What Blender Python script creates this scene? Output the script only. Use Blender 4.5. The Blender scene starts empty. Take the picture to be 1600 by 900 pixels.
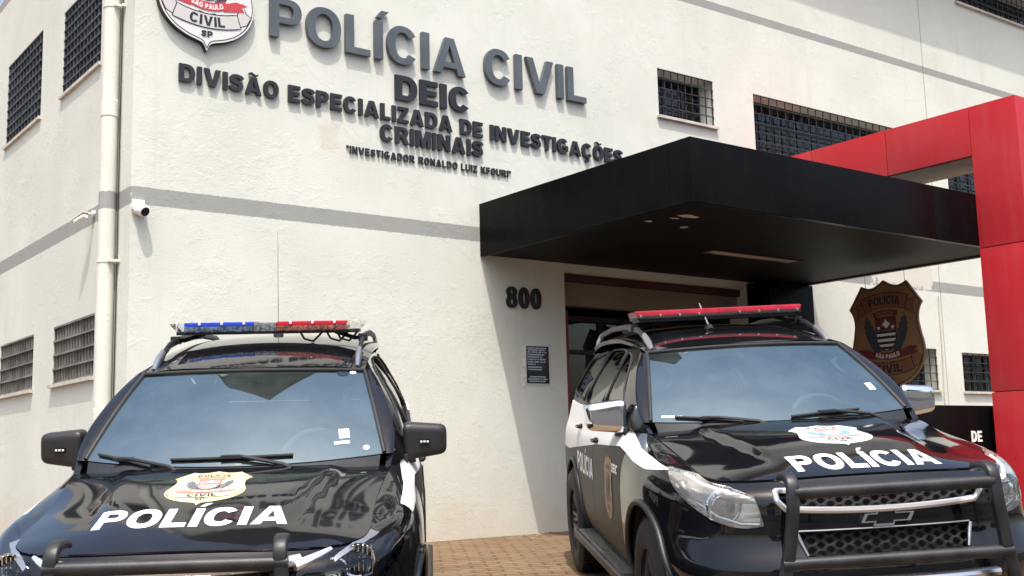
import bpy, bmesh, math, random
import numpy as np
from mathutils import Vector, Matrix
from mathutils.geometry import delaunay_2d_cdt
R = math.radians
scene = bpy.context.scene
COL = scene.collection

# ================================================================ camera, sky, sun, exposure
cam_data = bpy.data.cameras.new('camera'); cam = bpy.data.objects.new('camera', cam_data); COL.objects.link(cam)
cam_data.sensor_width = 36.0; cam_data.lens = 36.0*1811.0686/1600.0
cam_data.clip_start = 0.05; cam_data.clip_end = 3000
_r = Vector((0.80042, -0.598946, -0.024323)); _u = Vector((-0.066354, -0.128854, 0.989441)); _f = Vector((0.595756, 0.790355, 0.14288))
_m = Matrix((( _r.x, _u.x, -_f.x, 0), (_r.y, _u.y, -_f.y, 0), (_r.z, _u.z, -_f.z, 0), (0, 0, 0, 1)))
cam.matrix_world = Matrix.Translation((0, 0, 0.82)) @ _m
scene.camera = cam

SUN_DIR = Vector((0.235, 0.355, -1.0)).normalized()          # the way the light travels
world = bpy.data.worlds.new('World'); scene.world = world; world.use_nodes = True
wn = world.node_tree; bg = wn.nodes['Background']
sky = wn.nodes.new('ShaderNodeTexSky'); sky.sky_type = 'NISHITA'; sky.sun_disc = False
sky.sun_elevation = math.asin(-SUN_DIR.z); sky.sun_rotation = math.atan2(-SUN_DIR.x, -SUN_DIR.y)
sky.air_density = 1.0; sky.dust_density = 5.5; sky.ozone_density = 1.0
wn.links.new(sky.outputs[0], bg.inputs[0]); bg.inputs[1].default_value = 0.15
sl = bpy.data.lights.new('sun', 'SUN'); sl.energy = 2.0; sl.angle = R(0.6); sl.color = (1.0, 0.975, 0.92)
so = bpy.data.objects.new('sun', sl); COL.objects.link(so); so.location = (-6, -10, 30)
so.rotation_euler = SUN_DIR.to_track_quat('-Z', 'Y').to_euler()
scene.view_settings.view_transform = 'Standard'; scene.view_settings.look = 'None'
scene.view_settings.exposure = 1.03; scene.view_settings.gamma = 1.0; scene.view_settings.use_curve_mapping = False

# ================================================================ materials
MATS = {}
class NT:
    """short hand for building node trees"""
    def __init__(s, m): s.nt = m.node_tree; s.n = s.nt.nodes; s.l = s.nt.links
    def node(s, t, **kw):
        n = s.n.new(t)
        for k, v in kw.items(): setattr(n, k, v)
        return n
    def put(s, sock, v):
        if isinstance(v, bpy.types.NodeSocket): s.l.new(v, sock)
        elif v is not None: sock.default_value = v
    def math(s, op, a, b=None, c=None):
        n = s.node('ShaderNodeMath', operation=op)
        for i, v in enumerate((a, b, c)):
            if v is not None: s.put(n.inputs[i], v)
        return n.outputs[0]
    def noise(s, vec, scale, detail=4, rough=.55, out=0):
        n = s.node('ShaderNodeTexNoise'); s.put(n.inputs['Vector'], vec); n.inputs['Scale'].default_value = scale
        n.inputs['Detail'].default_value = detail; n.inputs['Roughness'].default_value = rough
        return n.outputs[out]
    def ramp(s, v, a, b):
        n = s.node('ShaderNodeMapRange', interpolation_type='SMOOTHSTEP'); s.put(n.inputs[0], v)
        s.put(n.inputs[1], a); s.put(n.inputs[2], b); n.inputs[3].default_value = 0; n.inputs[4].default_value = 1
        return n.outputs[0]
    def mix(s, f, a, b):
        n = s.node('ShaderNodeMix', data_type='RGBA'); s.put(n.inputs[0], f)
        for i, v in ((6, a), (7, b)):
            s.put(n.inputs[i], (*v, 1) if isinstance(v, tuple) and len(v) == 3 else v)
        return n.outputs[2]
    def bump(s, h, strength=.3, dist=.01):
        n = s.node('ShaderNodeBump'); n.inputs['Strength'].default_value = strength; n.inputs['Distance'].default_value = dist
        s.put(n.inputs['Height'], h); return n.outputs[0]
    def sep(s, v):
        n = s.node('ShaderNodeSeparateXYZ'); s.put(n.inputs[0], v); return n.outputs
def new_mat(name):
    m = bpy.data.materials.new(name); m.use_nodes = True; MATS[name] = m
    return m, NT(m), m.node_tree.nodes['Principled BSDF']
def mat(name, col, rough=.5, metal=0., spec=.5, coat=0., vary=0., vscale=3., bump=0., bscale=200., rvary=0.):
    m, t, b = new_mat(name)
    b.inputs['Base Color'].default_value = (*col, 1); b.inputs['Roughness'].default_value = rough
    b.inputs['Metallic'].default_value = metal; b.inputs['Specular IOR Level'].default_value = spec
    b.inputs['Coat Weight'].default_value = coat; b.inputs['Coat Roughness'].default_value = .03
    tc = t.node('ShaderNodeTexCoord').outputs['Object']
    if vary:
        n = t.noise(tc, vscale, 5)
        c2 = tuple(min(1, c*(1+vary)+.004*vary) for c in col); c1 = tuple(c*(1-vary) for c in col)
        t.l.new(t.mix(t.ramp(n, .3, .7), c1, c2), b.inputs['Base Color'])
    if rvary:
        n = t.noise(tc, 7., 5); t.put(b.inputs['Roughness'], t.math('MULTIPLY_ADD', n, rvary, rough-rvary*.4))
    if bump:
        t.l.new(t.bump(t.noise(tc, bscale, 3), bump, .004), b.inputs['Normal'])
    return m

def wall_mat():
    m, t, b = new_mat('stucco')
    geo = t.node('ShaderNodeNewGeometry'); pos = geo.outputs['Position']; X, Y, Z = t.sep(pos)
    n1 = t.noise(pos, 1.1, 6); n2 = t.noise(pos, 9, 5); n3 = t.noise(pos, 60, 4, .65)
    base = t.mix(t.ramp(n1, .35, .68), (.605, .615, .545), (.655, .665, .595))
    base = t.mix(t.math('MULTIPLY', t.ramp(n2, .52, .75), .35), base, (.57, .565, .49))
    # rain streaks: noise stretched along the height
    mp = t.node('ShaderNodeMapping'); mp.inputs['Scale'].default_value = (3.5, 3.5, .22); t.put(mp.inputs[0], pos)
    st = t.noise(mp.outputs[0], 2.2, 5, .6)
    base = t.mix(t.math('MULTIPLY', t.ramp(st, .55, .8), .28), base, (.50, .49, .425))
    speck = t.ramp(t.noise(pos, 38, 2), .70, .78)
    base = t.mix(t.math('MULTIPLY', speck, .25), base, (.48, .44, .37))
    # tan splashes near the ground
    low = t.math('MULTIPLY', t.ramp(t.math('ADD', Z, t.math('MULTIPLY', t.noise(pos, 3.2, 6, .62), -1.3)), -.05, -.6), .45)
    base = t.mix(low, base, (.55, .48, .37))
    jag = t.math('MULTIPLY', t.math('SUBTRACT', t.noise(pos, 30, 3), .5), .022)
    zz = t.math('ADD', Z, jag)
    def box(c0, c1, v, soft=.004):
        return t.math('MULTIPLY', t.ramp(v, c0-soft, c0+soft), t.math('SUBTRACT', 1., t.ramp(v, c1-soft, c1+soft)))
    grey = (.285, .29, .275)
    band = t.math('MAXIMUM', box(3.056, 3.213, zz), box(6.432, 6.545, zz))
    flakes = t.ramp(t.noise(pos, 6.5, 5, .7), .70, .74)
    band = t.math('MULTIPLY', band, t.math('SUBTRACT', 1., flakes))
    base = t.mix(band, base, t.mix(n2, grey, (.335, .335, .315)))
    # flaked-off paint patches on the front wall
    j2 = t.math('MULTIPLY', t.math('SUBTRACT', t.noise(pos, 7, 8, .75), .5), .55)
    def patch(x0, x1, z0, z1, col, base):
        k = t.math('MULTIPLY', box(x0, x1, t.math('ADD', X, j2), .006), box(z0, z1, t.math('ADD', Z, j2), .006))
        k = t.math('MULTIPLY', k, t.math('LESS_THAN', Y, 9.9))
        return t.mix(k, base, col), k
    base, k1 = patch(5.10, 5.32, 3.80, 4.06, (.60, .58, .50), base)
    base, k2 = patch(13.7, 15.15, 3.10, 3.5, (.60, .58, .505), base)
    # dark joint running up the front wall
    jl = t.math('MULTIPLY', box(15.335, 15.352, t.math('ADD', X, t.math('MULTIPLY', jag, .4)), .003), t.math('LESS_THAN', Y, 9.9))
    base = t.mix(t.math('MULTIPLY', jl, .7), base, (.16, .14, .12))
    t.l.new(base, b.inputs['Base Color']); b.inputs['Roughness'].default_value = .92; b.inputs['Specular IOR Level'].default_value = .15
    blis = t.ramp(t.noise(pos, 2.3, 7, .72), .52, .60)
    h = t.math('ADD', t.math('MULTIPLY', n3, .9), t.math('MULTIPLY', t.noise(pos, 130, 2), .6))
    h = t.math('ADD', h, t.math('MULTIPLY', blis, .55))
    h = t.math('SUBTRACT', h, t.math('MULTIPLY', t.math('MAXIMUM', k1, k2), .8))
    t.l.new(t.bump(h, .27, .010), b.inputs['Normal'])
    return m

def ground_mat():
    m, t, b = new_mat('brick_paving')
    geo = t.node('ShaderNodeNewGeometry'); pos = geo.outputs['Position']
    mp = t.node('ShaderNodeMapping'); t.put(mp.inputs[0], pos); mp.inputs['Rotation'].default_value = (0, 0, R(32)); mp.inputs['Scale'].default_value = (1, 1, 1)
    gx, gy, gz = t.sep(mp.outputs[0]); cmb = t.node('ShaderNodeCombineXYZ'); t.put(cmb.inputs[0], t.math('ADD', gx, t.math('MULTIPLY', t.math('PINGPONG', gy, .06), .5)))
    t.put(cmb.inputs[1], t.math('ADD', gy, t.math('MULTIPLY', t.math('PINGPONG', gx, .115), .42)))
    br = t.node('ShaderNodeTexBrick'); t.put(br.inputs['Vector'], cmb.outputs[0])
    br.inputs['Color1'].default_value = (.20, .145, .08, 1); br.inputs['Color2'].default_value = (.16, .105, .06, 1); br.inputs['Mortar'].default_value = (.085, .028, .018, 1)
    br.inputs['Scale'].default_value = 1.0; br.inputs['Mortar Size'].default_value = .010; br.inputs['Mortar Smooth'].default_value = .25
    br.inputs['Brick Width'].default_value = .23; br.inputs['Row Height'].default_value = .12; br.inputs['Bias'].default_value = .1
    n = t.noise(pos, 3.0, 6, .65); n2 = t.noise(pos, 45, 4)
    c = t.mix(t.math('MULTIPLY', t.ramp(n, .42, .7), .6), br.outputs[0], (.20, .16, .105))
    c = t.mix(t.math('MULTIPLY', t.ramp(n2, .55, .75), .35), c, (.07, .05, .036))
    yy = t.math('ADD', t.sep(pos)[1], t.math('MULTIPLY', t.math('SUBTRACT', n, .5), .3))
    far = t.math('SUBTRACT', 1., t.ramp(yy, 1.95, 2.0))
    c = t.mix(far, c, t.mix(n2, (.045, .045, .046), (.062, .06, .058)))
    t.l.new(c, b.inputs['Base Color']); b.inputs['Roughness'].default_value = .9; b.inputs['Specular IOR Level'].default_value = .2
    h = t.math('ADD', t.math('MULTIPLY', br.outputs['Fac'], -1.), t.math('MULTIPLY', n2, .5))
    t.l.new(t.bump(h, .6, .012), b.inputs['Normal'])
    return m

def paint_mat(name, stripe, wrap=False, x_from=.70):
    """black car paint; the white livery stripe is laid on in the car's own coordinates"""
    m, t, b = new_mat(name)
    tc = t.node('ShaderNodeTexCoord').outputs['Object']; X, Y, Z = t.sep(tc)
    cur = t.node('ShaderNodeFloatCurve')
    def lin(pts):
        n = t.node('ShaderNodeValToRGB'); n.color_ramp.interpolation = 'LINEAR'
        el = n.color_ramp.elements
        x0, x1 = 0., 5.
        for i, (x, z) in enumerate(pts):
            e = el[i] if i < 2 else el.new(x/5.)
            e.position = x/5.; v = z/2.; e.color = (v, v, v, 1)
        t.put(n.inputs[0], t.math('DIVIDE', X, 5.))
        return t.math('MULTIPLY', n.outputs[0], 2.)
    lo = lin([(.70, 1.034), (.95, 1.018), (1.25, 1.035), (1.70, 1.085), (2.45, 1.045), (3.2, .98), (4.0, .91), (4.9, .89)])
    hi = lin([(.70, 1.036), (1.0, 1.070), (1.3, 1.10), (1.5, 1.14), (1.75, 1.20), (2.8, 1.27), (4.9, 1.32)])
    side = t.math('GREATER_THAN', t.math('ABSOLUTE', Y), .70 if x_from < .8 else lin([(0, .845), (1.3, .835), (1.75, .70), (4.9, .70)]))
    k = t.math('MULTIPLY', t.math('MULTIPLY', t.math('GREATER_THAN', Z, lo), t.math('LESS_THAN', Z, hi)), t.math('MULTIPLY', side, t.math('GREATER_THAN', X, x_from)))
    if not stripe: k = 0.
    dust = t.ramp(t.noise(tc, 2.5, 6, .6), .42, .85)
    blk = t.mix(dust, (.0045, .005, .0065), (.011, .011, .011))
    t.l.new(t.mix(k, blk, (.78, .77, .74)), b.inputs['Base Color'])
    t.put(b.inputs['Roughness'], t.math('MULTIPLY_ADD', dust, .05, .045)); b.inputs['Specular IOR Level'].default_value = .5
    if wrap: b.inputs['Roughness'].default_value = .42; [t.l.remove(l) for l in list(b.inputs['Roughness'].links)]; b.inputs['Specular IOR Level'].default_value = .15
    t.l.new(t.bump(t.noise(tc, 5, 2), .035, .01), b.inputs['Normal'])
    return m

def glass_mat(name, tint, ior=1.5, rough=.0, haze=0., hazecol=(.6, .6, .58), refl=(1, 1, 1)):
    m, t, b = new_mat(name); t.n.remove(b); out = t.n['Material Output']
    tr = t.node('ShaderNodeBsdfTransparent'); tr.inputs[0].default_value = (*tint, 1)
    gl = t.node('ShaderNodeBsdfGlossy'); gl.inputs['Roughness'].default_value = rough; gl.inputs['Color'].default_value = (*refl, 1)
    fr = t.node('ShaderNodeFresnel'); fr.inputs[0].default_value = ior
    sh = tr.outputs[0]
    if haze:
        d = t.node('ShaderNodeBsdfDiffuse'); d.inputs[0].default_value = (*hazecol, 1)
        mx = t.node('ShaderNodeMixShader'); t.put(mx.inputs[0], t.math('MULTIPLY', t.ramp(t.noise(t.node('ShaderNodeTexCoord').outputs['Object'], 3.5, 6, .65), .3, .75), haze*2)); t.l.new(sh, mx.inputs[1]); t.l.new(d.outputs[0], mx.inputs[2]); sh = mx.outputs[0]
    mx = t.node('ShaderNodeMixShader'); t.l.new(fr.outputs[0], mx.inputs[0]); t.l.new(sh, mx.inputs[1]); t.l.new(gl.outputs[0], mx.inputs[2])
    t.l.new(mx.outputs[0], out.inputs[0])
    return m

wall_mat(); ground_mat(); paint_mat('car_paint', True); paint_mat('plain_paint', False); paint_mat('door_wrap', True, True); paint_mat('car_paint_late', True, False, .92)
def cladding_mat(name, col, dusty, rough, spec):
    m, t, b = new_mat(name); pos = t.node('ShaderNodeNewGeometry').outputs['Position']
    mp = t.node('ShaderNodeMapping'); mp.inputs['Scale'].default_value = (6, 6, .5); t.put(mp.inputs[0], pos)
    st = t.ramp(t.noise(mp.outputs[0], 1.6, 6, .6), .45, .8); bl = t.ramp(t.noise(pos, 1.1, 5, .6), .35, .75)
    k = t.math('ADD', t.math('MULTIPLY', st, .45), t.math('MULTIPLY', bl, .55))
    t.l.new(t.mix(k, col, dusty), b.inputs['Base Color']); t.put(b.inputs['Roughness'], t.math('MULTIPLY_ADD', k, .18, rough)); b.inputs['Specular IOR Level'].default_value = spec
    t.l.new(t.bump(t.noise(pos, .9, 2), .05, .05), b.inputs['Normal'])
cladding_mat('black_cladding', (.0028, .003, .0036), (.008, .008, .0075), .26, .045)
mat('soffit_black', (.0022, .0024, .003), .6, 0, .2, vary=.4)
cladding_mat('red_cladding', (.46, .022, .030), (.44, .055, .058), .34, .24)
mat('beige_soffit', (.42, .30, .21), .6, vary=.2)
mat('peeled_paint', (.42, .38, .32), .8, vary=.3, vscale=9)
mat('title_grey', (.078, .092, .102), .42, 0, .5, vary=.15, vscale=4, bump=.1)
mat('letter_dark', (.017, .019, .023), .5, 0, .4, vary=.3, vscale=6)
mat('bar_dark', (.022, .025, .029), .55, vary=.4, vscale=4)
mat('fin_steel', (.085, .098, .108), .5, vary=.3, vscale=3)
mat('louver_back', (.012, .013, .015), .3)
mat('old_bar', (.17, .16, .145), .65, vary=.35, vscale=5)
mat('sill', (.52, .49, .43), .8, vary=.15, vscale=8, bump=.3)
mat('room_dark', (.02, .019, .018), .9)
mat('curtain', (.55, .53, .48), .9, vary=.15)
mat('pvc_pipe', (.70, .665, .585), .7, 0, .3, vary=.08, vscale=5, bump=.35, bscale=70)
mat('white_plastic', (.75, .74, .70), .4, vary=.08)
mat('cam_black', (.01, .01, .012), .12)
mat('wood_strip', (.38, .31, .24), .6, vary=.3)
mat('lintel', (.22, .185, .145), .85, vary=.12, vscale=2)
mat('ribbon_dark_red', (.13, .018, .016), .45)
mat('red_wall', (.22, .02, .022), .4, vary=.2)
mat('dark_red', (.045, .008, .008), .5, vary=.3)
mat('emblem_pink', (.66, .26, .25), .45)
mat('room_grey', (.10, .095, .09), .9)
mat('brass_plate', (.30, .165, .075), .38, .25, .5, vary=.12, vscale=4)
mat('brass_ribbon', (.25, .10, .055), .45, .2, vary=.12)
mat('emblem_light', (.66, .655, .63), .45, vary=.03)
mat('emblem_ribbon_grey', (.55, .535, .50), .45)
mat('emblem_white', (.80, .80, .78), .4)
mat('emblem_cream', (.86, .72, .42), .35)
mat('emblem_red', (.50, .045, .05), .45)
mat('emblem_navy', (.035, .045, .06), .5)
mat('emblem_blue', (.16, .30, .42), .5)
mat('emblem_black', (.012, .012, .014), .5)
mat('decal_white', (.84, .84, .83), .35)
mat('plaque_blue', (.012, .022, .034), .18)
mat('acrylic', (.62, .62, .58), .2)
mat('plaque_text', (.48, .56, .62), .4)
mat('rubber', (.018, .018, .019), .75, bump=.2, bscale=90)
mat('trim_black', (.016, .016, .017), .45, vary=.3, bump=.15, bscale=300)
mat('bar_black', (.016, .016, .017), .42, 0, .45, vary=.5, vscale=9, bump=.2, bscale=160)
mat('gloss_black', (.006, .006, .007), .08, 0, .55)
mat('chrome', (.86, .87, .88), .06, 1.)
mat('dull_chrome', (.60, .61, .62), .25, 1.)
mat('reflector_silver', (.72, .72, .70), .28, .55)
mat('bright_trim', (.80, .80, .80), .22, .7)
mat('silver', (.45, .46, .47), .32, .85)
mat('alloy', (.10, .10, .105), .35, .7)
mat('interior_grey', (.20, .205, .205), .8)
mat('interior_light', (.38, .37, .35), .7)
mat('seat_fabric', (.06, .06, .065), .9)
mat('shell_black', (.008, .008, .008), .8)
mat('lens_blue', (.02, .07, .55), .18, 0, .6)
mat('lens_red', (.55, .02, .045), .18, 0, .6)
mat('lens_red_faded', (.46, .028, .05), .22, 0, .6, vary=.2, vscale=7)
mat('led_grey', (.17, .18, .19), .35, .3, vary=.7, vscale=60)
mat('led_blue', (.10, .14, .20), .3, .3, vary=.7, vscale=60)
mat('led_red', (.24, .10, .075), .3, .3, vary=.7, vscale=60)
glass_mat('clear_lens', (.93, .94, .94), 1.45, .02, .10)
glass_mat('hazy_lens', (.93, .93, .91), 1.45, .03, .09, (.75, .74, .70))
glass_mat('dark_lens', (.72, .74, .76), 1.45, .01)
glass_mat('windscreen', (.44, .51, .51), 4.3, .0, .035, (.42, .5, .52), (.82, 1.0, .96))
glass_mat('side_glass', (.07, .07, .065), 1.75)
glass_mat('window_glass', (.80, .82, .81), 1.5)
glass_mat('door_glass', (.25, .25, .25), 1.5)

# ================================================================ mesh helpers
class MB:
    """collects faces (with optional exact normals) and links them as ONE mesh object"""
    def __init__(s): s.v = []; s.f = []; s.n = []; s.m = []
    def add(s, verts, faces, normals=None, mi=0):
        o = len(s.v); s.v.extend([tuple(map(float, p)) for p in verts])
        for f in faces:
            s.f.append(tuple(o+i for i in f)); s.m.append(mi)
            s.n.append(None if normals is None else [tuple(map(float, normals[i])) for i in f])
        return s
    def bm(s, bm, mi=0, M=None):
        bm.verts.index_update()
        if M is not None: bm.transform(M)
        bmesh.ops.recalc_face_normals(bm, faces=bm.faces)
        s.add([v.co[:] for v in bm.verts], [[v.index for v in f.verts] for f in bm.faces], None, mi); bm.free(); return s
    def box(s, a, b, bevel=0., mi=0, M=None, seg=2):
        bm = bmesh.new(); bmesh.ops.create_cube(bm, size=1)
        for v in bm.verts:
            v.co = Vector([(a[i]+b[i])/2+v.co[i]*(b[i]-a[i]) for i in range(3)])
        if bevel: bmesh.ops.bevel(bm, geom=bm.edges[:], offset=bevel, segments=seg, affect='EDGES', profile=.7)
        return s.bm(bm, mi, M)
    def cyl(s, p0, p1, r, r2=None, n=20, mi=0):
        return s.tube([p0, p1], [r, r if r2 is None else r2], n, mi)
    def tube(s, pts, r, n=10, mi=0, prof=None, up=(0, 0, 1), caps=True):
        P = [Vector(p) for p in pts]; k = len(P)
        rs = r if isinstance(r, (list, tuple)) else [r]*k
        prof = prof or [(math.cos(2*math.pi*i/n), math.sin(2*math.pi*i/n)) for i in range(n)]
        n = len(prof); T = []
        for i in range(k):
            d = (P[min(i+1, k-1)]-P[max(i-1, 0)]); T.append(d.normalized())
        u = Vector(up); 
        if abs(u.dot(T[0])) > .95: u = Vector((1, 0, 0)) if abs(T[0].x) < .9 else Vector((0, 1, 0))
        a = (u-T[0]*u.dot(T[0])).normalized(); V = []
        for i in range(k):
            a = (a-T[i]*a.dot(T[i])).normalized(); c = T[i].cross(a)
            V += [P[i]+(a*q[1]+c*q[0])*rs[i] for q in prof]
        F = [(i*n+j, i*n+(j+1) % n, (i+1)*n+(j+1) % n, (i+1)*n+j) for i in range(k-1) for j in range(n)]
        if caps: F += [tuple(reversed(range(n))), tuple(range((k-1)*n, k*n))]
        bm = bmesh.new(); vs = [bm.verts.new(v) for v in V]
        for f in F: bm.faces.new([vs[i] for i in f])
        return s.bm(bm, mi)
    def lathe(s, prof, n=40, mi=0, M=None, a0=0., a1=2*math.pi, closed=True):
        """profile (radius, height) spun round z"""
        full = abs(a1-a0) > 6.28; c = n if full else n+1
        V = [(r*math.cos(a0+(a1-a0)*i/n), r*math.sin(a0+(a1-a0)*i/n), z) for i in range(c) for r, z in prof]
        k = len(prof); F = []
        for i in range(n):
            j = (i+1) % c
            F += [(i*k+q, j*k+q, j*k+q+1, i*k+q+1) for q in range(k-1)]
        bm = bmesh.new(); vs = [bm.verts.new(v) for v in V]
        for f in F:
            try: bm.faces.new([vs[i] for i in f])
            except ValueError: pass
        bmesh.ops.remove_doubles(bm, verts=bm.verts, dist=1e-5)
        return s.bm(bm, mi, M)
    def build(s, name, mats, parent=None, angle=38):
        me = bpy.data.meshes.new(name); me.from_pydata(s.v, [], s.f)
        for m in ([mats] if isinstance(mats, str) else mats): me.materials.append(MATS[m])
        me.polygons.foreach_set('material_index', s.m)
        me.polygons.foreach_set('use_smooth', [True]*len(s.f))
        if any(x is not None for x in s.n):
            ln = []
            for p, nn in zip(me.polygons, s.n):
                ln += nn if nn is not None else [tuple(p.normal)]*len(p.vertices)
            me.normals_split_custom_set(ln)
        else:
            me.set_sharp_from_angle(angle=R(angle))
        me.update()
        o = bpy.data.objects.new(name, me); COL.objects.link(o)
        if parent is not None: o.parent = parent
        return o
def tag(o, label=None, cat=None, group=None, kind=None):
    for k, v in (('label', label), ('category', cat), ('group', group), ('kind', kind)):
        if v: o[k] = v
    return o
def empty(name, loc=(0, 0, 0)):
    o = bpy.data.objects.new(name, None); COL.objects.link(o); o.location = loc; o.empty_display_size = .2; return o

def inside(P, loops):
    """even-odd test, vectorised"""
    P = np.asarray(P, float); c = np.zeros(len(P), bool)
    for L in loops:
        A = np.asarray(L, float); B = np.roll(A, -1, axis=0)
        for (x0, y0), (x1, y1) in zip(A, B):
            if y0 == y1: continue
            k = ((y0 > P[:, 1]) != (y1 > P[:, 1])) & (P[:, 0] < (x1-x0)*(P[:, 1]-y0)/(y1-y0)+x0)
            c ^= k
    return c
def densify(L, sp, sc):
    out = []
    A = np.asarray(L, float)
    for p, q in zip(A, np.roll(A, -1, axis=0)):
        n = max(1, int(math.ceil(np.linalg.norm((q-p)*sc)/sp)))
        out += [p+(q-p)*i/n for i in range(n)]
    return np.array(out)
def triangulate(keep, cut=(), sp=None, sc=(1, 1)):
    """region = inside(keep) minus every cut polygon; returns points (N,2) and triangles"""
    sc = np.array(sc, float); loops = [densify(L, sp, sc) if sp else np.asarray(L, float) for L in list(keep)+list(cut)]
    pts = []; ed = []
    for L in loops:
        o = len(pts); pts += [tuple(p*sc) for p in L]; ed += [(o+i, o+(i+1) % len(L)) for i in range(len(L))]
    if sp:
        B = np.array(pts); K = np.vstack([L for L in loops[:len(keep)]])*sc; lo = K.min(0); hi = K.max(0)
        g = np.array([(x+(sp/2 if j % 2 else 0), y) for j, y in enumerate(np.arange(lo[1]+sp/2, hi[1], sp*.87)) for x in np.arange(lo[0]+sp/3, hi[0], sp)])
        if len(g):
            ok = inside(g, [L*sc for L in loops[:len(keep)]])
            for L in loops[len(keep):]: ok &= ~inside(g, [L*sc])
            g = g[ok]
            if len(g):
                d = np.min(((g[:, None, :]-B[None, :, :])**2).sum(2), axis=1) if len(g)*len(B) < 4e6 else np.array([np.min(((B-q)**2).sum(1)) for q in g])
                g = g[d > (sp*.45)**2]
                pts += [tuple(p) for p in g]
    r = delaunay_2d_cdt([Vector(p) for p in pts], ed, [], 0, 1e-7)
    V = np.array([tuple(v) for v in r[0]]); F = np.array([f for f in r[2] if len(f) == 3])
    C = V[F].mean(1); ok = inside(C, [L*sc for L in loops[:len(keep)]])
    for L in loops[len(keep):]: ok &= ~inside(C, [L*sc])
    F = F[ok]; e1 = V[F[:, 1]]-V[F[:, 0]]; e2 = V[F[:, 2]]-V[F[:, 0]]
    area = e1[:, 0]*e2[:, 1]-e1[:, 1]*e2[:, 0]; F = F[np.abs(area) > 1e-12]; 
    area = area[np.abs(area) > 1e-12]; F[area < 0] = F[area < 0][:, ::-1]
    used = np.unique(F); mp = -np.ones(len(V), int); mp[used] = np.arange(len(used))
    return V[used]/sc, mp[F]
def border(F):
    c = {}
    for f in F:
        for i in range(3):
            c[(f[i], f[(i+1) % 3])] = 1
    return [e for e in c if (e[1], e[0]) not in c]
def surface(mb, keep, cut, sp, fn, ref, th=.0, off=0., sc=(1, 1), mi=0, e=2e-3):
    """a curved panel: 2-D region laid on the surface fn with exact normals and a turned-in edge of depth th"""
    V, F = triangulate(keep, cut, sp, sc)
    P = fn(V); ev = np.array(sc, float)
    du = fn(V+[e/ev[0], 0])-fn(V-[e/ev[0], 0]); dv = fn(V+[0, e/ev[1]])-fn(V-[0, e/ev[1]])
    N = np.cross(du, dv); N /= np.maximum(np.linalg.norm(N, axis=1), 1e-12)[:, None]
    rf = ref(P) if callable(ref) else np.broadcast_to(np.asarray(ref, float), P.shape)
    N *= np.sign((N*rf).sum(1)+1e-12)[:, None]
    P = P+N*off
    fn_ = np.cross(P[F[:, 1]]-P[F[:, 0]], P[F[:, 2]]-P[F[:, 0]]); flip = (fn_*N[F].mean(1)).sum(1) < 0
    F2 = F.copy(); F2[flip] = F2[flip][:, ::-1]
    mb.add(P, [tuple(f) for f in F2], N, mi)
    if th:
        Q = P-N*th
        for a, b in border(F2):
            mb.add([P[b], P[a], Q[a], Q[b]], [(0, 1, 2, 3)], None, mi)
    return mb
def extrude(mb, loops, fmap, h0, h1, mi=0, back=True):
    """flat outline -> solid; fmap(x, y, h) gives the 3-D point"""
    V, F = triangulate(loops)
    A = [fmap(x, y, h1) for x, y in V]; B = [fmap(x, y, h0) for x, y in V]; n = len(A)
    c = Vector(A[F[0][1]])-Vector(A[F[0][0]]); d = Vector(A[F[0][2]])-Vector(A[F[0][0]])
    out = c.cross(d).dot(Vector(A[0])-Vector(B[0])) > 0
    F = [tuple(f) if out else tuple(f[::-1]) for f in F]
    mb.add(A, F, None, mi)
    if back: mb.add(B, [f[::-1] for f in F], None, mi)
    for a, b in border(F): mb.add([A[b], A[a], B[a], B[b]], [(0, 1, 2, 3)], None, mi)
    return mb

# ---------------------------------------------------------------- car body surfaces (x back, y to the viewer's left, z up)
def hspline(T, P, t):
    """non uniform cubic Hermite through P at T, vectorised; P (n,k...), t (N,)"""
    T=np.asarray(T,float); P=np.asarray(P,float); t=np.asarray(t,float); shp=t.shape; t=np.clip(t.ravel(),T[0],T[-1])
    sh=(len(T)-1,)+(1,)*(P.ndim-1)
    dT=np.diff(T).reshape(sh); s=np.diff(P,axis=0)/dT
    m=np.empty_like(P); m[0]=s[0]; m[-1]=s[-1]
    m[1:-1]=(s[:-1]*dT[1:]+s[1:]*dT[:-1])/(dT[1:]+dT[:-1])
    i=np.clip(np.searchsorted(T,t,side='right')-1,0,len(T)-2)
    e=(slice(None),)+(None,)*(P.ndim-1)
    h=(T[i+1]-T[i])[e]; w=((t-T[i])[e])/h
    r=((1+2*w)*(1-w)**2)*P[i]+(w*(1-w)**2)*h*m[i]+(w*w*(3-2*w))*P[i+1]+(w*w*(w-1))*h*m[i+1]
    return r.reshape(shp+P.shape[1:])
def smst(a,b,x):
    t=np.clip((x-a)/(b-a),0,1); return t*t*(3-2*t)
PLAN=np.array([(0,0),(.004,.2),(.022,.38),(.06,.54),(.115,.66),(.20,.765),(.33,.845),(.50,.895),(.72,.925),(1.0,.945),(1.5,.945),(2.1,.938),(2.6,.930),(3.6,.908),(4.2,.890),(4.55,.86),(4.74,.82),(4.84,.68),(4.875,.4),(4.88,0)],float)
PU=np.r_[0,np.cumsum(np.hypot(*np.diff(PLAN,axis=0).T))]
def plan(u):
    p=hspline(PU,PLAN,u); e=1e-3
    d=hspline(PU,PLAN,np.asarray(u)+e)-hspline(PU,PLAN,np.asarray(u)-e)
    d/=np.maximum(np.linalg.norm(d,axis=1),1e-9)[:,None]
    n=np.c_[d[:,1],-d[:,0]]      # inward
    return p,n
ZC=np.array([(.02,.955),(.10,1.0),(.18,1.035),(.30,1.07),(.5,1.105),(.8,1.147),(1.2,1.19),(1.6,1.215)])
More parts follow.
